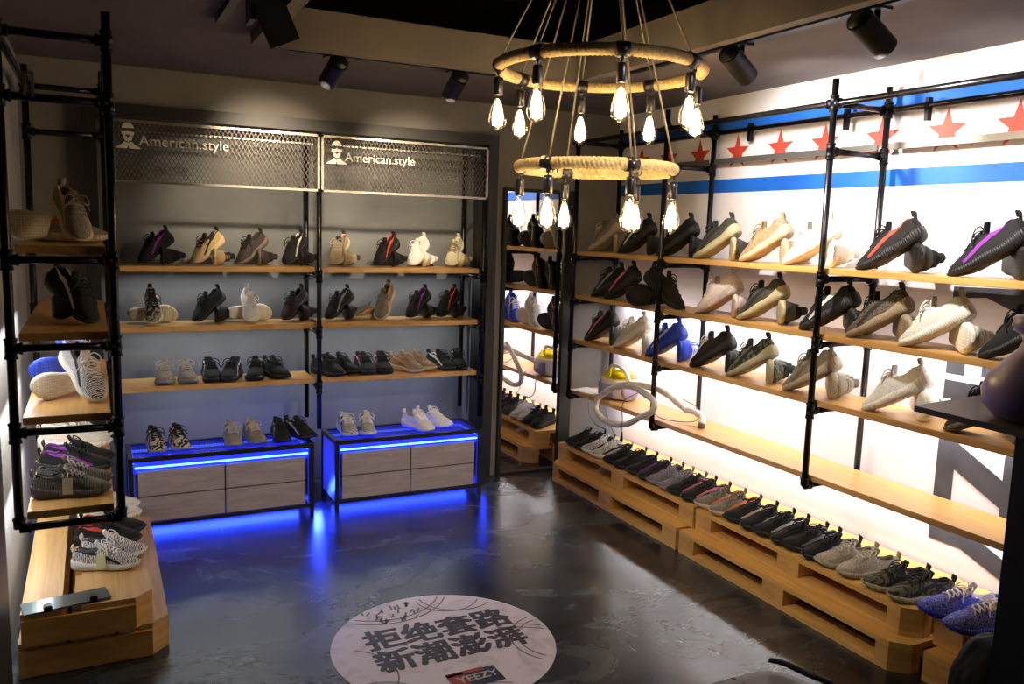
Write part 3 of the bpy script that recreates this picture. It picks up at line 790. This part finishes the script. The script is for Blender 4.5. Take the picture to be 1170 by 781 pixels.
    for i in range(len(pl)-1):
        bm.faces.new((R[i][0], R[i][1], R[i+1][1], R[i+1][0])); bm.faces.new((R2[i][0], R2[i+1][0], R2[i+1][1], R2[i][1]))
        for k in (0, 1): bm.faces.new((R[i][k], R[i+1][k], R2[i+1][k], R2[i][k]))
    D['heel_tab'] = mk('heel_tab', bm, flip)
    # tongue
    bm = bmesh.new(); R = []
    for i in range(9):
        k = i/8; cx_ = (.44-.5)*LEN-.026*k; cz = .088+.048*k-.006*k*k; w = .017+.003*math.sin(PI*k)-(.006 if i == 8 else 0)
        row = []
        for j in range(7):
            y = w*(-1+2*j/6); row.append(bm.verts.new((cx_+.006*(1-(y/w)**2), y, cz+.003*(1-(y/w)**2))))
        for j in range(6, -1, -1):
            y = w*(-1+2*j/6); row.append(bm.verts.new((cx_+.006*(1-(y/w)**2)-.006, y*.95, cz-.002+.003*(1-(y/w)**2))))
        R.append(row)
    for A, B in zip(R, R[1:]):
        n = len(A)
        for j in range(n): bm.faces.new((A[j], A[(j+1) % n], B[(j+1) % n], B[j]))
    bm.faces.new(R[0]); bm.faces.new(R[-1][::-1]); D['tongue'] = mk('tongue', bm, flip)
    return D
MESH = {0: shoe_meshes(False), 1: shoe_meshes(True)}
_mc = {}
def knit(c1, c2=None, pat='knit', rough=.85):
    key = ('k', c1, c2, pat)
    if key in _mc: return _mc[key]
    if c2 is None:
        m = noisy('knit_'+c1, c1, c1, 160, rough, 2, bump=.5); 
        t, N, L, P = nt(m)
        r = [n for n in N if n.type == 'VALTORGB'][0]; v = srgb(c1)
        r.color_ramp.elements[0].color = (v[0]*.8, v[1]*.8, v[2]*.8, 1); r.color_ramp.elements[1].color = v
    else:
        m = mat('knit_'+c1+c2, c1, rough); t, N, L, P = nt(m)
        tc = N.new('ShaderNodeTexCoord'); wv = N.new('ShaderNodeTexWave'); wv.bands_direction = 'X' if pat == 'zebra' else 'DIAGONAL'
        wv.inputs['Scale'].default_value = {'zebra': 48, 'fleck': 60, 'patch': 14}[pat]; wv.inputs['Distortion'].default_value = {'zebra': 7, 'fleck': 16, 'patch': 12}[pat]
        wv.inputs['Detail'].default_value = 2; wv.inputs['Detail Scale'].default_value = 1.6
        L.new(tc.outputs['Object'], wv.inputs['Vector'])
        r = ramp(N, [(.42, srgb(c1)), (.58, srgb(c2))]); L.new(wv.outputs['Fac'], r.inputs[0]); L.new(r.outputs[0], P.inputs['Base Color'])
    _mc[key] = m; return m
def rub(c1):
    key = ('r', c1)
    if key in _mc: return _mc[key]
    m = mat('rubber_'+c1, c1, .55); t, N, L, P = nt(m)
    tc = N.new('ShaderNodeTexCoord'); wv = N.new('ShaderNodeTexWave'); wv.bands_direction = 'X'; wv.inputs['Scale'].default_value = 38
    L.new(tc.outputs['Object'], wv.inputs['Vector']); bp = N.new('ShaderNodeBump'); bp.inputs['Strength'].default_value = .55; bp.inputs['Distance'].default_value = .003
    L.new(wv.outputs['Fac'], bp.inputs['Height']); L.new(bp.outputs[0], P.inputs['Normal'])
    _mc[key] = m; return m
def tread(c1):
    key = ('t', c1)
    if key in _mc: return _mc[key]
    v = srgb(c1); m = mat('tread_'+c1, c1, .5); t, N, L, P = nt(m)
    tc = N.new('ShaderNodeTexCoord'); vo = N.new('ShaderNodeTexVoronoi'); vo.inputs['Scale'].default_value = 95; vo.inputs['Randomness'].default_value = .15
    L.new(tc.outputs['Object'], vo.inputs['Vector'])
    r = ramp(N, [(.28, tuple(min(1, x*1.25+.02) for x in v[:3])+(1,)), (.36, tuple(x*(.72 if v[0] < .6 else .93) for x in v[:3])+(1,))]); L.new(vo.outputs['Distance'], r.inputs[0]); L.new(r.outputs[0], P.inputs['Base Color'])
    _mc[key] = m; return m
def plainm(c1):
    key = ('p', c1)
    if key not in _mc: _mc[key] = mat('cotton_'+c1, c1, .85)
    return _mc[key]
# style: upper, second colour, pattern, sole, stripe, lace, lining, tab, wording
ST = {
 'blackpurple': ('100e12', None, '', '131114', '7c2c90', '121114', '201c22', '17141a', 'black sneaker with purple stripe'),
 'blackred':    ('0f0c0b', None, '', '131010', 'c4402c', '121011', '1f1a1a', '16120f', 'black sneaker with red stripe'),
 'blackpink':   ('0e0c0e', None, '', '121011', 'c0707c', '121114', '1f1a1a', '151315', 'black sneaker with pink stripe'),
 'blackwhite':  ('0d0d0f', None, '', '131315', 'c9c6c4', '121114', '1f1d20', '141416', 'black sneaker with white stripe'),
 'blackgrey':   ('121214', None, '', '18181a', '85858a', '161618', '222124', '1a1a1c', 'black sneaker with grey stripe'),
 'black':       ('0b0a0c', None, '', '0e0d0f', None, '0f0e10', '19171a', '111012', 'all-black sneaker'),
 'blackdark':   ('161316', '3a1a26', 'fleck', '1a181a', None, '141214', '1c191c', '161316', 'black sneaker with red flecks'),
 'tan':         ('c2a878', None, '', 'd6c294', '2a1c28', '33242e', '1c171b', '1f191d', 'tan sneaker with dark stripe'),
 'brown':       ('231d1c', '4a3e38', 'fleck', '6e6056', '2d2523', '1c1817', '2a2220', '231d1c', 'dark brown flecked sneaker'),
 'creamblack':  ('8f8672', '26241f', 'patch', 'c9bfa0', '232220', '1b1a1c', '17161a', '141416', 'cream and black sneaker'),
 'oliveblack':  ('4c4638', '1d1b18', 'fleck', 'b0a582', '1d1b1a', '1b1a1c', '17161a', '2a2724', 'olive sneaker with black stripe'),
 'brownblack':  ('6a5c4a', '231f1c', 'fleck', '92816a', '211d1b', '1b1a1c', '17161a', '2a2422', 'brown sneaker with black stripe'),
 'beige':       ('cfbfa4', '8d7c66', 'zebra', 'dccba8', '8a7866', 'c9baa0', '6a5c4c', '4a3c34', 'beige striped-knit sneaker'),
 'white':       ('f6f4f1', None, '', 'f4efe6', None, 'f4f2ef', 'cfcac6', 'e2deda', 'all-white sneaker'),
 'cream':       ('e2dab8', None, '', 'ece4c4', None, '7e7458', '8a8068', 'd0c8a8', 'pale cream sneaker'),
 'creamwhite':  ('dcd6ca', None, '', 'e4dccb', None, 'e0dbd2', 'a8a298', 'cfc8bc', 'off-white sneaker'),
 'zebra':       ('e4e2e2', '3c3c42', 'zebra', 'dedad2', '242428', 'eceaea', '55555a', 'e0e0e0', 'white and black zebra-knit sneaker'),
 'camo':        ('26241f', 'c8c0b0', 'patch', '9d968c', None, '1b1a1c', '1c1a1b', '141315', 'black and grey camouflage-knit sneaker'),
 'grey':        ('a79e94', '5c5650', 'fleck', '8f8578', None, 'b8b0a6', '5a544e', '9a9288', 'grey marbled-knit sneaker'),
 'greytan':     ('9a9080', '6c6252', 'zebra', 'b4a68e', '6a6050', 'a89e8e', '4e463c', '6e6456', 'grey-tan sneaker with dark stripe'),
 'greycream':   ('b6ad9c', '857b6c', 'fleck', 'a79b86', None, 'c2baaa', '6a6256', '9a907e', 'grey-cream marbled sneaker'),
 'greyorange':  ('8d8478', '5a534a', 'fleck', 'c8b398', 'd88a4e', '7a7166', '3a342f', '6a6056', 'grey sneaker with orange stripe'),
 'tanorange':   ('b09474', '6e5c48', 'fleck', 'c8b090', 'd08a58', '9a8468', '4a3c30', 'a88a68', 'tan sneaker with orange stripe'),
 'greydark':    ('6c665f', '383531', 'zebra', '4d4844', '35312e', '8e8880', '2e2b28', '5a554f', 'grey-brown striped-knit sneaker'),
 'blue':        ('2440c8', None, '', '2848cc', 'b8c4e8', 'dcdce8', '16181c', '2038a8', 'blue sneaker with pale stripe'),
 'bluewhite':   ('2338c4', '8f94d8', 'fleck', '1f2fb4', None, 'f6f3ec', 'd8d4e0', 'd4d0e4', 'blue and white laced sneaker'),
 'pinkwhite':   ('c8b4b0', 'e0d0cc', 'zebra', 'c8b4ac', None, 'd8c8c4', '9a8884', 'c8b4b0', 'pinkish white knit sneaker'),
 'blacktext':   ('0e0d0f', None, '', '1a191b', '3c1a1c', 'e4e0e2', '19171a', '151416', 'white-laced black sneaker, red stripe'),
 'olivecream':  ('5b5844', '211f1c', 'patch', 'a49c7e', '1c1b1a', '1e1c1c', '1a181a', '1a1818', 'olive-black sneaker with cream sole'),
 'greypurple':  ('7e7880', '57525c', 'fleck', '807a82', None, '8e8890', '45404a', '77717a', 'cool grey marbled sneaker'),
 'blackcream':  ('161517', None, '', '1c1b1c', 'c8bfa4', '131215', '1f1d20', '161517', 'black sneaker with cream stripe'),
}
def setm(o, m):
    o.material_slots[0].link = 'OBJECT'; o.material_slots[0].material = m
def shoe(style, mtx, side, label, group, loops=True, parts='full', tagcol=None, scale=1.0):
    c1, c2, pat, so, stc, la, li, tb, _ = ST[style]
    D = MESH[side]
    r = bpy.data.objects.new('sneaker', None); COL.objects.link(r); r.empty_display_size = .05
    r.matrix_world = mtx @ Matrix.Scale(scale, 4)
    tag(r, label, 'shoe', group)
    L_ = [('upper', D['upper'], knit(c1, c2, pat)), ('sole', D['sole'], rub(so)), ('outsole', D['outsole'], tread(so)), ('lining', D['lining'], plainm(li)),
          ('laces', D['laces' if loops else 'laces_flat'], plainm(la)), ('heel_tab', D['heel_tab'], plainm(tb)), ('tongue', D['tongue'], knit(tb if style not in ('zebra',) else 'e4e2e2'))]
    if stc: L_.append(('side_stripe', D['side_stripe'], plainm(stc)))
    for nm, me, m in L_:
        o = bpy.data.objects.new(nm, me); COL.objects.link(o); o.parent = r; setm(o, m)
    if tagcol:
        bm = bmesh.new(); box(bm, -.002, .002, -.018, .018, -.065, 0)
        t_ = obj('swing_tag', bm, plainm(tagcol), r); t_.location = (-.01, .052 if side else -.052, .085); t_.rotation_euler = (0, .2, PI/2)
        bm = bmesh.new(); tube(bm, [(-.01, .02, .10), (-.01, .05, .085)] if side else [(-.01, -.02, .10), (-.01, -.05, .085)], .001, 5); obj('tag_string', bm, plainm('d8d4cc'), r)
    return r
T_ = Matrix.Translation
def RZ(d): return Matrix.Rotation(math.radians(d), 4, 'Z')
def RX(d): return Matrix.Rotation(math.radians(d), 4, 'X')
def RY(d): return Matrix.Rotation(math.radians(d), 4, 'Y')
def lean(x, y, z, h, p, roll=0):
    """toe resting at x,y,z; h heading heel->toe in degrees; heel lifted by p"""
    xt = .42*LEN
    return T_((x, y, z+.002)) @ RZ(h) @ RY(p) @ RX(roll) @ T_((-xt, 0, -.008))
def display(x, y, z, h, h2, style, where, group, style2=None, p=31, d=.178, second=True, side=0, sc=1.0, sh=0, shy=0):
    hr = math.radians(h); e = Vector((-math.cos(hr), -math.sin(hr), 0))
    w = ST[style][8]
    shoe(style, lean(x, y, z, h, p), side, '%s propped toe-down, %s' % (w, where), group, scale=sc)
    if second:
        s2 = style2 or style
        P = Vector((x, y, z))+e*(d)*sc
        m = T_((P.x+sh, P.y+shy, z+.0585*sc)) @ RZ(h2) @ RX(-90)
        shoe(s2, m, 1-side, '%s lying under propped one, %s' % (ST[s2][8], where), group, loops=False, scale=sc)
def pair(x, y, z, h, style, where, group, gap=.104, dh=0, words=('left', 'right'), tagcol=None, loops=True, sc=1.0, dx=0.0):
    """x,y centre of the pair; h heading"""
    hr = math.radians(h); n = Vector((-math.sin(hr), math.cos(hr), 0)); f = Vector((math.cos(hr), math.sin(hr), 0))
    for k, s in enumerate((-1, 1)):
        p = Vector((x, y, z+.0025))+n*s*gap/2+f*dx*s
        shoe(style, T_(p) @ RZ(h+dh*s), k, '%s, %s of pair, %s' % (ST[style][8], words[k], where), group, loops=loops, tagcol=tagcol if k == 0 else None, scale=sc)
ORD = ['leftmost', 'second from left', 'third from left', 'fourth from left', 'fifth from left', 'sixth from left', 'seventh from left', 'eighth from left', 'ninth from left', 'tenth from left']
# back rack, top shelf
z = zB[0]+.028
W_ = "%s, back rack top shelf"; G = 'sneakers on the top shelf of the back rack'
HB = 212; YT = 4.615
row = [(.205, 'blackpurple', 0), (.455, 'tan', 0), (.680, 'brown', 0), (.925, 'blackwhite', 12), (1.185, 'beige', 20), (1.430, 'blackred', 0), (1.640, 'white', 10), (1.885, 'cream', 18)]
SB = .80
for k, (x, s_, dh) in enumerate(row):
    display(x, YT-.01, z, HB+dh, -104, s_, W_ % ORD[k], G, sc=SB, side=1, p=33, d=.172, shy=.015)
# middle shelf
z = zB[1]+.028; W_ = "%s, back rack middle shelf"; G = 'sneakers on the middle shelf of the back rack'
def facing(x, y, z, style, where, group, p=34, sc=SB):
    shoe(style, lean(x, y, z, -88, p), 0, '%s propped facing forward, %s' % (ST[style][8], where), group, scale=sc)
    shoe(style, T_((x+.01, y+.150*sc+.005, z+.0585*sc)) @ RZ(3) @ RX(-90), 1, '%s lying crosswise behind, %s' % (ST[style][8], where), group, loops=False, scale=sc)
facing(.262, 4.54, z, 'creamblack', W_ % ORD[0], G)
display(.455, YT-.01, z, HB, -98, 'black', W_ % ORD[1], G, sc=SB, side=1, p=33, d=.172, shy=.015)
facing(.745, 4.54, z, 'white', W_ % ORD[2], G)
display(.915, YT-.01, z, HB+8, -98, 'blackdark', W_ % ORD[3], G, sc=SB, side=1, p=33, d=.172, shy=.015)
display(1.150, YT-.01, z, HB-4, -98, 'blackgrey', W_ % ORD[4], G, sc=SB, side=1, p=33, d=.172, shy=.015)
shoe('greyorange', T_((1.385, 4.66, z+.002)) @ RZ(186) @ Matrix.Scale(.92, 4), 0, 'grey sneaker with orange stripe standing flat, sixth display, back rack middle shelf', G, loops=False, scale=.85)
shoe('greyorange', lean(1.440, 4.56, z, 228, 42), 1, 'grey sneaker with orange stripe tilted heel-up, sixth display, back rack middle shelf', G, scale=.85)
display(1.625, YT-.01, z, HB-2, -98, 'blackpurple', W_ % ORD[6], G, sc=SB, side=1, p=33, d=.172, shy=.015)
display(1.815, YT-.01, z, HB-2, -98, 'blackred', W_ % ORD[7], G, sc=SB, side=1, p=33, d=.172, shy=.015)
# bottom shelf: pairs facing out
z = zB[2]+.028; W_ = "%s, back rack bottom shelf"; G = 'sneakers on the bottom shelf of the back rack'
for k, (x, s_, h, dh) in enumerate([(.365, 'grey', -92, 3), (.590, 'blackwhite', -100, -12), (.818, 'black', -88, 14), (1.205, 'black', -62, 0), (1.428, 'blackpink', -92, -4), (1.662, 'tanorange', -60, 0), (1.900, 'blackwhite', -88, -16)]):
    pair(x, 4.615, z, h, s_, W_ % ORD[k], G, gap=.108, dh=dh, sc=.88)
# cabinets
z = .380
G = 'sneakers on the blue-lit cabinets'
for k, (x, y, s_, h, dh, wh) in enumerate([(.300, 4.40, 'camo', -84, 0, 'left end of left blue-lit cabinet'), (.665, 4.40, 'grey', -86, 4, 'middle of left blue-lit cabinet'), (.905, 4.40, 'blackwhite', -78, 12, 'right end of left blue-lit cabinet'),
        (1.270, 4.40, 'zebra', -96, -6, 'left side of right blue-lit cabinet'), (1.675, 4.40, 'white', -62, 4, 'right side of right blue-lit cabinet')]):
    pair(x, y, z, h, s_, wh, G, gap=.112 if k < 4 else .135, dh=dh, sc=.84)
# right rack, three shelves of propped displays
def rrow(z, items, W_, G):
    for k, it in enumerate(items):
        y, s_, o = it; x = 2.728+o.get('dx', 0); fl = o.get('flip', False)
        if o.get('back'):
            display(x, y, z, -70, 178, s_, W_ % ORD[k], G, p=36, d=.20, side=1)
        else:
            display(x, y, z, 101+o.get('h', 0), 227, s_, W_ % ORD[k], G, sh=.022, second=o.get('sec', True), p=o.get('p', 31.5), d=o.get('d', .155), side=1, style2=o.get('s2'))
rrow(zS[0]+.025, [(4.36, 'greytan', {}), (4.03, 'blackwhite', {}), (3.665, 'black', {}), (3.355, 'oliveblack', {}), (3.02, 'tanorange', {}), (2.745, 'creamwhite', {}), (2.345, 'blackred', {}), (1.945, 'blackpurple', {})],
     "%s, right rack top shelf", 'sneakers on the top shelf of the right rack')
rrow(zS[1]+.025, [(4.30, 'blackgrey', {'sec': False, 'p': 27}), (4.14, 'blackpink', {'dx': -.01}), (3.52, 'black', {'back': 1}), (3.315, 'pinkwhite', {}), (3.01, 'oliveblack', {}), (2.62, 'blackwhite', {}), (2.37, 'brownblack', {}), (2.11, 'creamwhite', {'dx': -.015}), (1.80, 'black', {})],
     "%s, right rack second shelf", 'sneakers on the second shelf of the right rack')
rrow(zS[2]+.025, [(4.36, 'blackpink', {}), (4.03, 'creamwhite', {}), (3.715, 'blue', {}), (3.335, 'blacktext', {}), (3.055, 'olivecream', {}), (2.69, 'greytan', {}), (2.26, 'white', {}), (1.90, 'brown', {})],
     "%s, right rack third shelf", 'sneakers on the third shelf of the right rack')
# right pallets
z = .2165
G = 'pairs standing on the pallets under the right rack'
PALR = [(4.22, 'black'), (4.03, 'zebra'), (3.79, 'black'), (3.56, 'blackpurple'), (3.37, 'greypurple'), (3.19, 'blackpink'), (2.975, 'greyorange'), (2.765, 'blackcream'), (2.575, 'blackwhite'), (2.40, 'blackgrey'), (2.215, 'greycream'), (1.98, 'olivecream'), (1.72, 'bluewhite')]
ORDP = ['first', 'second', 'third', 'fourth', 'fifth', 'sixth', 'seventh', 'eighth', 'ninth', 'tenth', 'eleventh', 'twelfth', 'thirteenth']
for k, (y, s_) in enumerate(PALR):
    hh = 155 if k < 12 else 146
    pair(2.665, y, z, hh, s_, '%s from mirror, right pallets' % ORDP[k], G, gap=.096 if k < 12 else .112, words=('farther', 'nearer'), dx=-.022, sc=.85 if k < 12 else .97)
shoe('white', T_((2.66, 4.02, .1135)) @ RZ(185) @ Matrix.Scale(.72, 4), 0, 'white sneaker tucked low between the two pallets near the mirror', G, loops=False, scale=.7)
# left rack
z = zL[0]+.025; G = 'sneakers on the left rack'
shoe('greyorange', lean(-.028, 3.17, z, -66, 36), 0, 'large grey knit sneaker propped up, front of left rack top shelf', G, scale=.86)
shoe('greyorange', T_((-.070, 3.36, z+.0025)) @ RZ(-22) @ Matrix.Scale(.88, 4), 1, 'grey sneaker with orange heel band standing behind, left rack top shelf', G)
shoe('beige', T_((-.150, 3.34, z+.0585)) @ RZ(215) @ RX(90) @ Matrix.Scale(.92, 4), 1, 'beige sneaker lying with its dotted sole outward, left rack top shelf', G, loops=False)
z = zL[1]+.025
shoe('blackwhite', lean(-.005, 3.15, z, -48, 34), 0, 'black sneaker propped up in the shade, left rack second shelf', G, scale=.87)
shoe('black', T_((-.12, 3.32, z+.0585)) @ RZ(85) @ RX(90), 1, 'all-black sneaker lying on its side in the shade, left rack second shelf', G, loops=False)
z = zL[2]+.025
shoe('zebra', lean(.003, 3.13, z, -58, 35), 0, 'zebra-knit sneaker with loose white laces propped up, left rack third shelf', G, scale=.86)
shoe('creamwhite', T_((-.100, 3.25, z+.0500)) @ RZ(226) @ RX(90) @ Matrix.Scale(.84, 4), 1, 'off-white sneaker lying with round toe out, front of left rack third shelf', G, loops=False)
shoe('blue', T_((-.105, 3.52, z+.0585)) @ RZ(222) @ RX(90) @ Matrix.Scale(.92, 4), 1, 'blue sneaker lying on its side behind the off-white one, left rack third shelf', G, loops=False)
shoe('blue', lean(-.06, 3.60, z, -75, 33), 0, 'blue sneaker propped at the back of left rack third shelf', G)
z = zL[3]+.025
pair(-.085, 3.145, z, -4, 'greydark', 'front of left rack bottom shelf', G, gap=.112, words=('nearer', 'farther'), tagcol='c8c0b0', sc=.82)
pair(-.075, 3.44, z, -4, 'blackpurple', 'middle of left rack bottom shelf', G, gap=.112, words=('nearer', 'farther'), sc=.84)
pair(-.085, 3.80, z, -2, 'creamwhite', 'back of left rack bottom shelf', G, gap=.112, words=('nearer', 'farther'), sc=.92)
z = .2265; G = 'pairs standing on the left pallets'
pair(.022, 3.36, z, -14, 'zebra', 'nearest the strip on left pallets', G, gap=.112, words=('nearer', 'farther'), tagcol='d8d4a8', sc=.80)
pair(.030, 3.62, z, -10, 'blackred', 'middle of the left pallets', G, gap=.112, words=('nearer', 'farther'), sc=.84)
pair(.030, 3.92, z, 0, 'creamwhite', 'farthest back on left pallets', G, gap=.112, words=('nearer', 'farther'), tagcol='8a8a8a', sc=.85)

# ------------------------------------------------------------------ vacuum cleaner, hose, cable, paper on the right rack
zf = zS[3]+.025
t = thing('vacuum_cleaner', 'lilac and white canister vacuum cleaner with yellow see-through lid on the fourth right shelf', 'vacuum cleaner', (2.80, 4.13, zf))
def superell(bm, prof, n=28, sx=1, sy=1, ex=.8):
    R = []
    for r, z_ in prof:
        R.append([bm.verts.new((math.copysign(abs(math.cos(q))**ex, math.cos(q))*r*sx, math.copysign(abs(math.sin(q))**ex, math.sin(q))*r*sy, z_)) for q in [2*PI*j/n for j in range(n)]])
    for A, B in zip(R, R[1:]):
        for j in range(n): bm.faces.new((A[j], A[(j+1) % n], B[(j+1) % n], B[j]))
    bm.faces.new(R[0][::-1]); bm.faces.new(R[-1]); return bm
obj('body', superell(bmesh.new(), [(.070, .004), (.094, .012), (.104, .045), (.106, .085), (.100, .115), (.092, .122)], sx=1, sy=1.18), M_white, t, True)
for y_ in (-.113, .113):
    bm = bmesh.new(); lathe(bm, [(.058, 0), (.060, .012), (.045, .020)], 24); 
    for v in bm.verts: v.co = Vector((v.co.x, (v.co.z+.0)*math.copysign(1, y_)+math.copysign(.108, y_), v.co.y+.062))
    obj('wheel', bm, M_lilac, t, True)
bm = bmesh.new(); box(bm, -.109, -.075, -.075, .075, .012, .105); bmesh.ops.bevel(bm, geom=bm.edges[:], offset=.012, segments=3, affect='EDGES'); obj('front_bumper', bm, M_lilac, t, True)
obj('lid', superell(bmesh.new(), [(.092, .123), (.088, .140), (.074, .160), (.050, .175), (.018, .182)], sx=1, sy=1.12), M_dome, t, True)
bm = bmesh.new(); tube(bm, cr([(0, -.105, .118), (-.02, -.07, .178), (-.025, 0, .196), (-.02, .07, .178), (0, .105, .118)], 5), .010, 10); obj('carry_handle', bm, M_white, t, True)
bm = bmesh.new(); superell(bm, [(.05, .124), (.045, .14), (.02, .15)], sx=1, sy=1.2); obj('filter', bm, mat('yellow_filter', 'c8b818', .5), t, True)
hose_pts = [(2.72, 4.02, .62), (2.67, 3.93, .645), (2.62, 3.80, .675), (2.590, 3.66, .690), (2.588, 3.50, .655), (2.588, 3.50, .60), (2.588, 3.60, .545), (2.60, 3.76, .468), (2.605, 3.93, .440), (2.60, 4.05, .475), (2.60, 4.06, .54), (2.605, 3.95, .625), (2.63, 3.80, .685), (2.68, 3.66, .690), (2.72, 3.58, .672), (2.75, 3.50, .63), (2.77, 3.45, .60)]
hp = cr(hose_pts, 8)
bm = bmesh.new(); tube(bm, hp, lambda q: .0165*(1+.06*math.sin(q*900)), 12)
ho = tag(obj('vacuum_hose', bm, M_hose, None, True), 'white flexible hose looping out over the edge of the fourth right shelf', 'hose')
bm = bmesh.new(); tube(bm, cr([(2.77, 3.46, .605), (2.79, 3.40, .60), (2.80, 3.36, .585), (2.785, 3.335, .575), (2.77, 3.325, .556)], 4), .017, 12); obj('hose_handle', bm, M_white, ho, True)
bm = bmesh.new(); tube(bm, [(2.77, 3.325, .556), (2.769, 3.324, .5345)], .0185, 12); obj('hose_end', bm, mat('brown_rubber', '5a4238', .5), ho, True)
def cable(pts, r, m, label, name='power_cable'):
    bm = bmesh.new(); tube(bm, cr(pts, 6), r, 6); return tag(obj(name, bm, m, None, True), label, 'cable')
Mg = mat('grey_cable', '8a8684', .5)
cable([(2.67, 4.24, .54), (2.638, 4.21, .52), (2.638, 4.19, .43), (2.64, 4.12, .385), (2.65, 4.02, .375)], .0035, Mg, 'thin pale cable hanging off the far end of the fourth right shelf')
cable([(2.66, 4.02, .545), (2.636, 4.0, .52), (2.636, 4.0, .46), (2.64, 3.96, .41), (2.64, 3.91, .36)], .0025, Mg, 'thin grey cable dangling under the vacuum cleaner')
q = cable([(2.70, 3.75, .655), (2.570, 3.74, .60), (2.563, 3.735, .50), (2.563, 3.735, .43)], .003, Mg, 'grey power cable with plug hanging in front of the hose loop')
bm = bmesh.new(); lathe(bm, [(.004, .03), (.008, .0), (.009, -.025)], 10, (2.563, 3.735, .405)); obj('plug', bm, M_track, q, True)
cable([(2.74, 3.72, .62), (2.70, 3.62, .545), (2.72, 3.48, .54), (2.78, 3.38, .56), (2.80, 3.40, .62), (2.78, 3.50, .65)], .0025, Mg, 'grey cable arcing behind the hose on the fourth right shelf')
bm = bmesh.new(); box(bm, -.075, .075, -.10, .10, 0, .003); o = tag(obj('paper_sheet', bm, M_paper), 'white leaflet lying left of the vacuum cleaner on the fourth right shelf', 'paper'); o.location = (2.74, 4.36, zf+.0005); o.rotation_euler = (0, 0, .25)

# ------------------------------------------------------------------ foreground: stand, vase, cloth heap, stool
SX, SY = 2.06, 1.26
t = thing('display_stand', 'dark display stand with jutting flat top at the right edge', 'stand', (2.13, 1.20, 0))
off = (2.13, 1.20, 0)
bm = prism(bmesh.new(), [(1.863, 1.415), (1.85, 1.10), (1.90, .75), (2.56, .75), (2.56, 1.50)], 2, 1.085, 1.10); child('stand_top', bm, M_slab, t, off)
child('stand_column', bxm(2.06, 2.50, .85, 1.272, .02, 1.084, bevel=.004), M_black, t, off)
child('stand_base', bxm(2.04, 2.52, .83, 1.285, 0, .02), M_black, t, off)
bm = bmesh.new(); lathe(bm, [(.055, 0), (.085, .006), (.112, .035), (.118, .07), (.105, .105), (.075, .14), (.048, .17), (.040, .19), (.046, .205), (.062, .213), (.066, .225), (.064, .245), (.058, .25)], 32)
o = tag(obj('ceramic_vase', bm, M_vase, None, True), 'lilac glazed pear-shaped vase on the dark display stand', 'vase'); o.location = (1.985, 1.185, 1.1005)
# black cloth bundle leaning on the stand
bm = bmesh.new(); bmesh.ops.create_icosphere(bm, subdivisions=5, radius=1)
from mathutils import noise
for v in bm.verts:
    p = v.co.copy(); n_ = noise.noise(p*1.7+Vector((3, 1, 2)))*.16+noise.noise(p*4.5)*.05+noise.noise(p*11)*.015
    k = 1+n_; v.co = Vector((p.x*.14*k, p.y*.12*k, max(p.z*.205*k, -.17)+.171))
o = tag(obj('cloth_bundle', bm, M_cloth, None, True), 'black soft bundle of cloth heaped against the dark stand', 'cloth'); o.location = (2.375, 1.435, 0)
# stool in the bottom foreground
t = thing('stool', 'dark grey padded stool cut off by the bottom edge of the photo', 'stool', (1.345, 1.295, 0), 0)
bm = bmesh.new(); superell(bm, [(.155, .36), (.195, .37), (.205, .40), (.20, .425), (.185, .442), (.15, .451), (.06, .454)], sx=.98, sy=.95, n=48, ex=.5); obj('seat_cushion', bm, M_leather, t, True)
bm = bmesh.new(); tube(bm, cr([(.02, -.17, .443), (.02, -.10, .453), (.02, 0, .456), (.02, .10, .453), (.02, .17, .443)], 4), .003, 6); obj('piping', bm, M_cloth, t, True)
for sx in (-1, 1):
    for sy in (-1, 1):
        bm = bmesh.new(); tube(bm, [(sx*.13, sy*.09, .362), (sx*.155, sy*.115, 0)], .014, 10); obj('leg', bm, M_track, t, True)
bm = bmesh.new(); tube(bm, cr([(1.495, 1.475, .458), (1.505, 1.44, .466), (1.52, 1.38, .466), (1.545, 1.31, .462), (1.565, 1.27, .42), (1.57, 1.26, .30), (1.575, 1.25, .15), (1.58, 1.25, .012)], 5), .011, 8, flat=.5)
o = tag(obj('strap', bm, M_cloth, None, True), 'black webbing strap draped over the right side of the stool', 'strap')
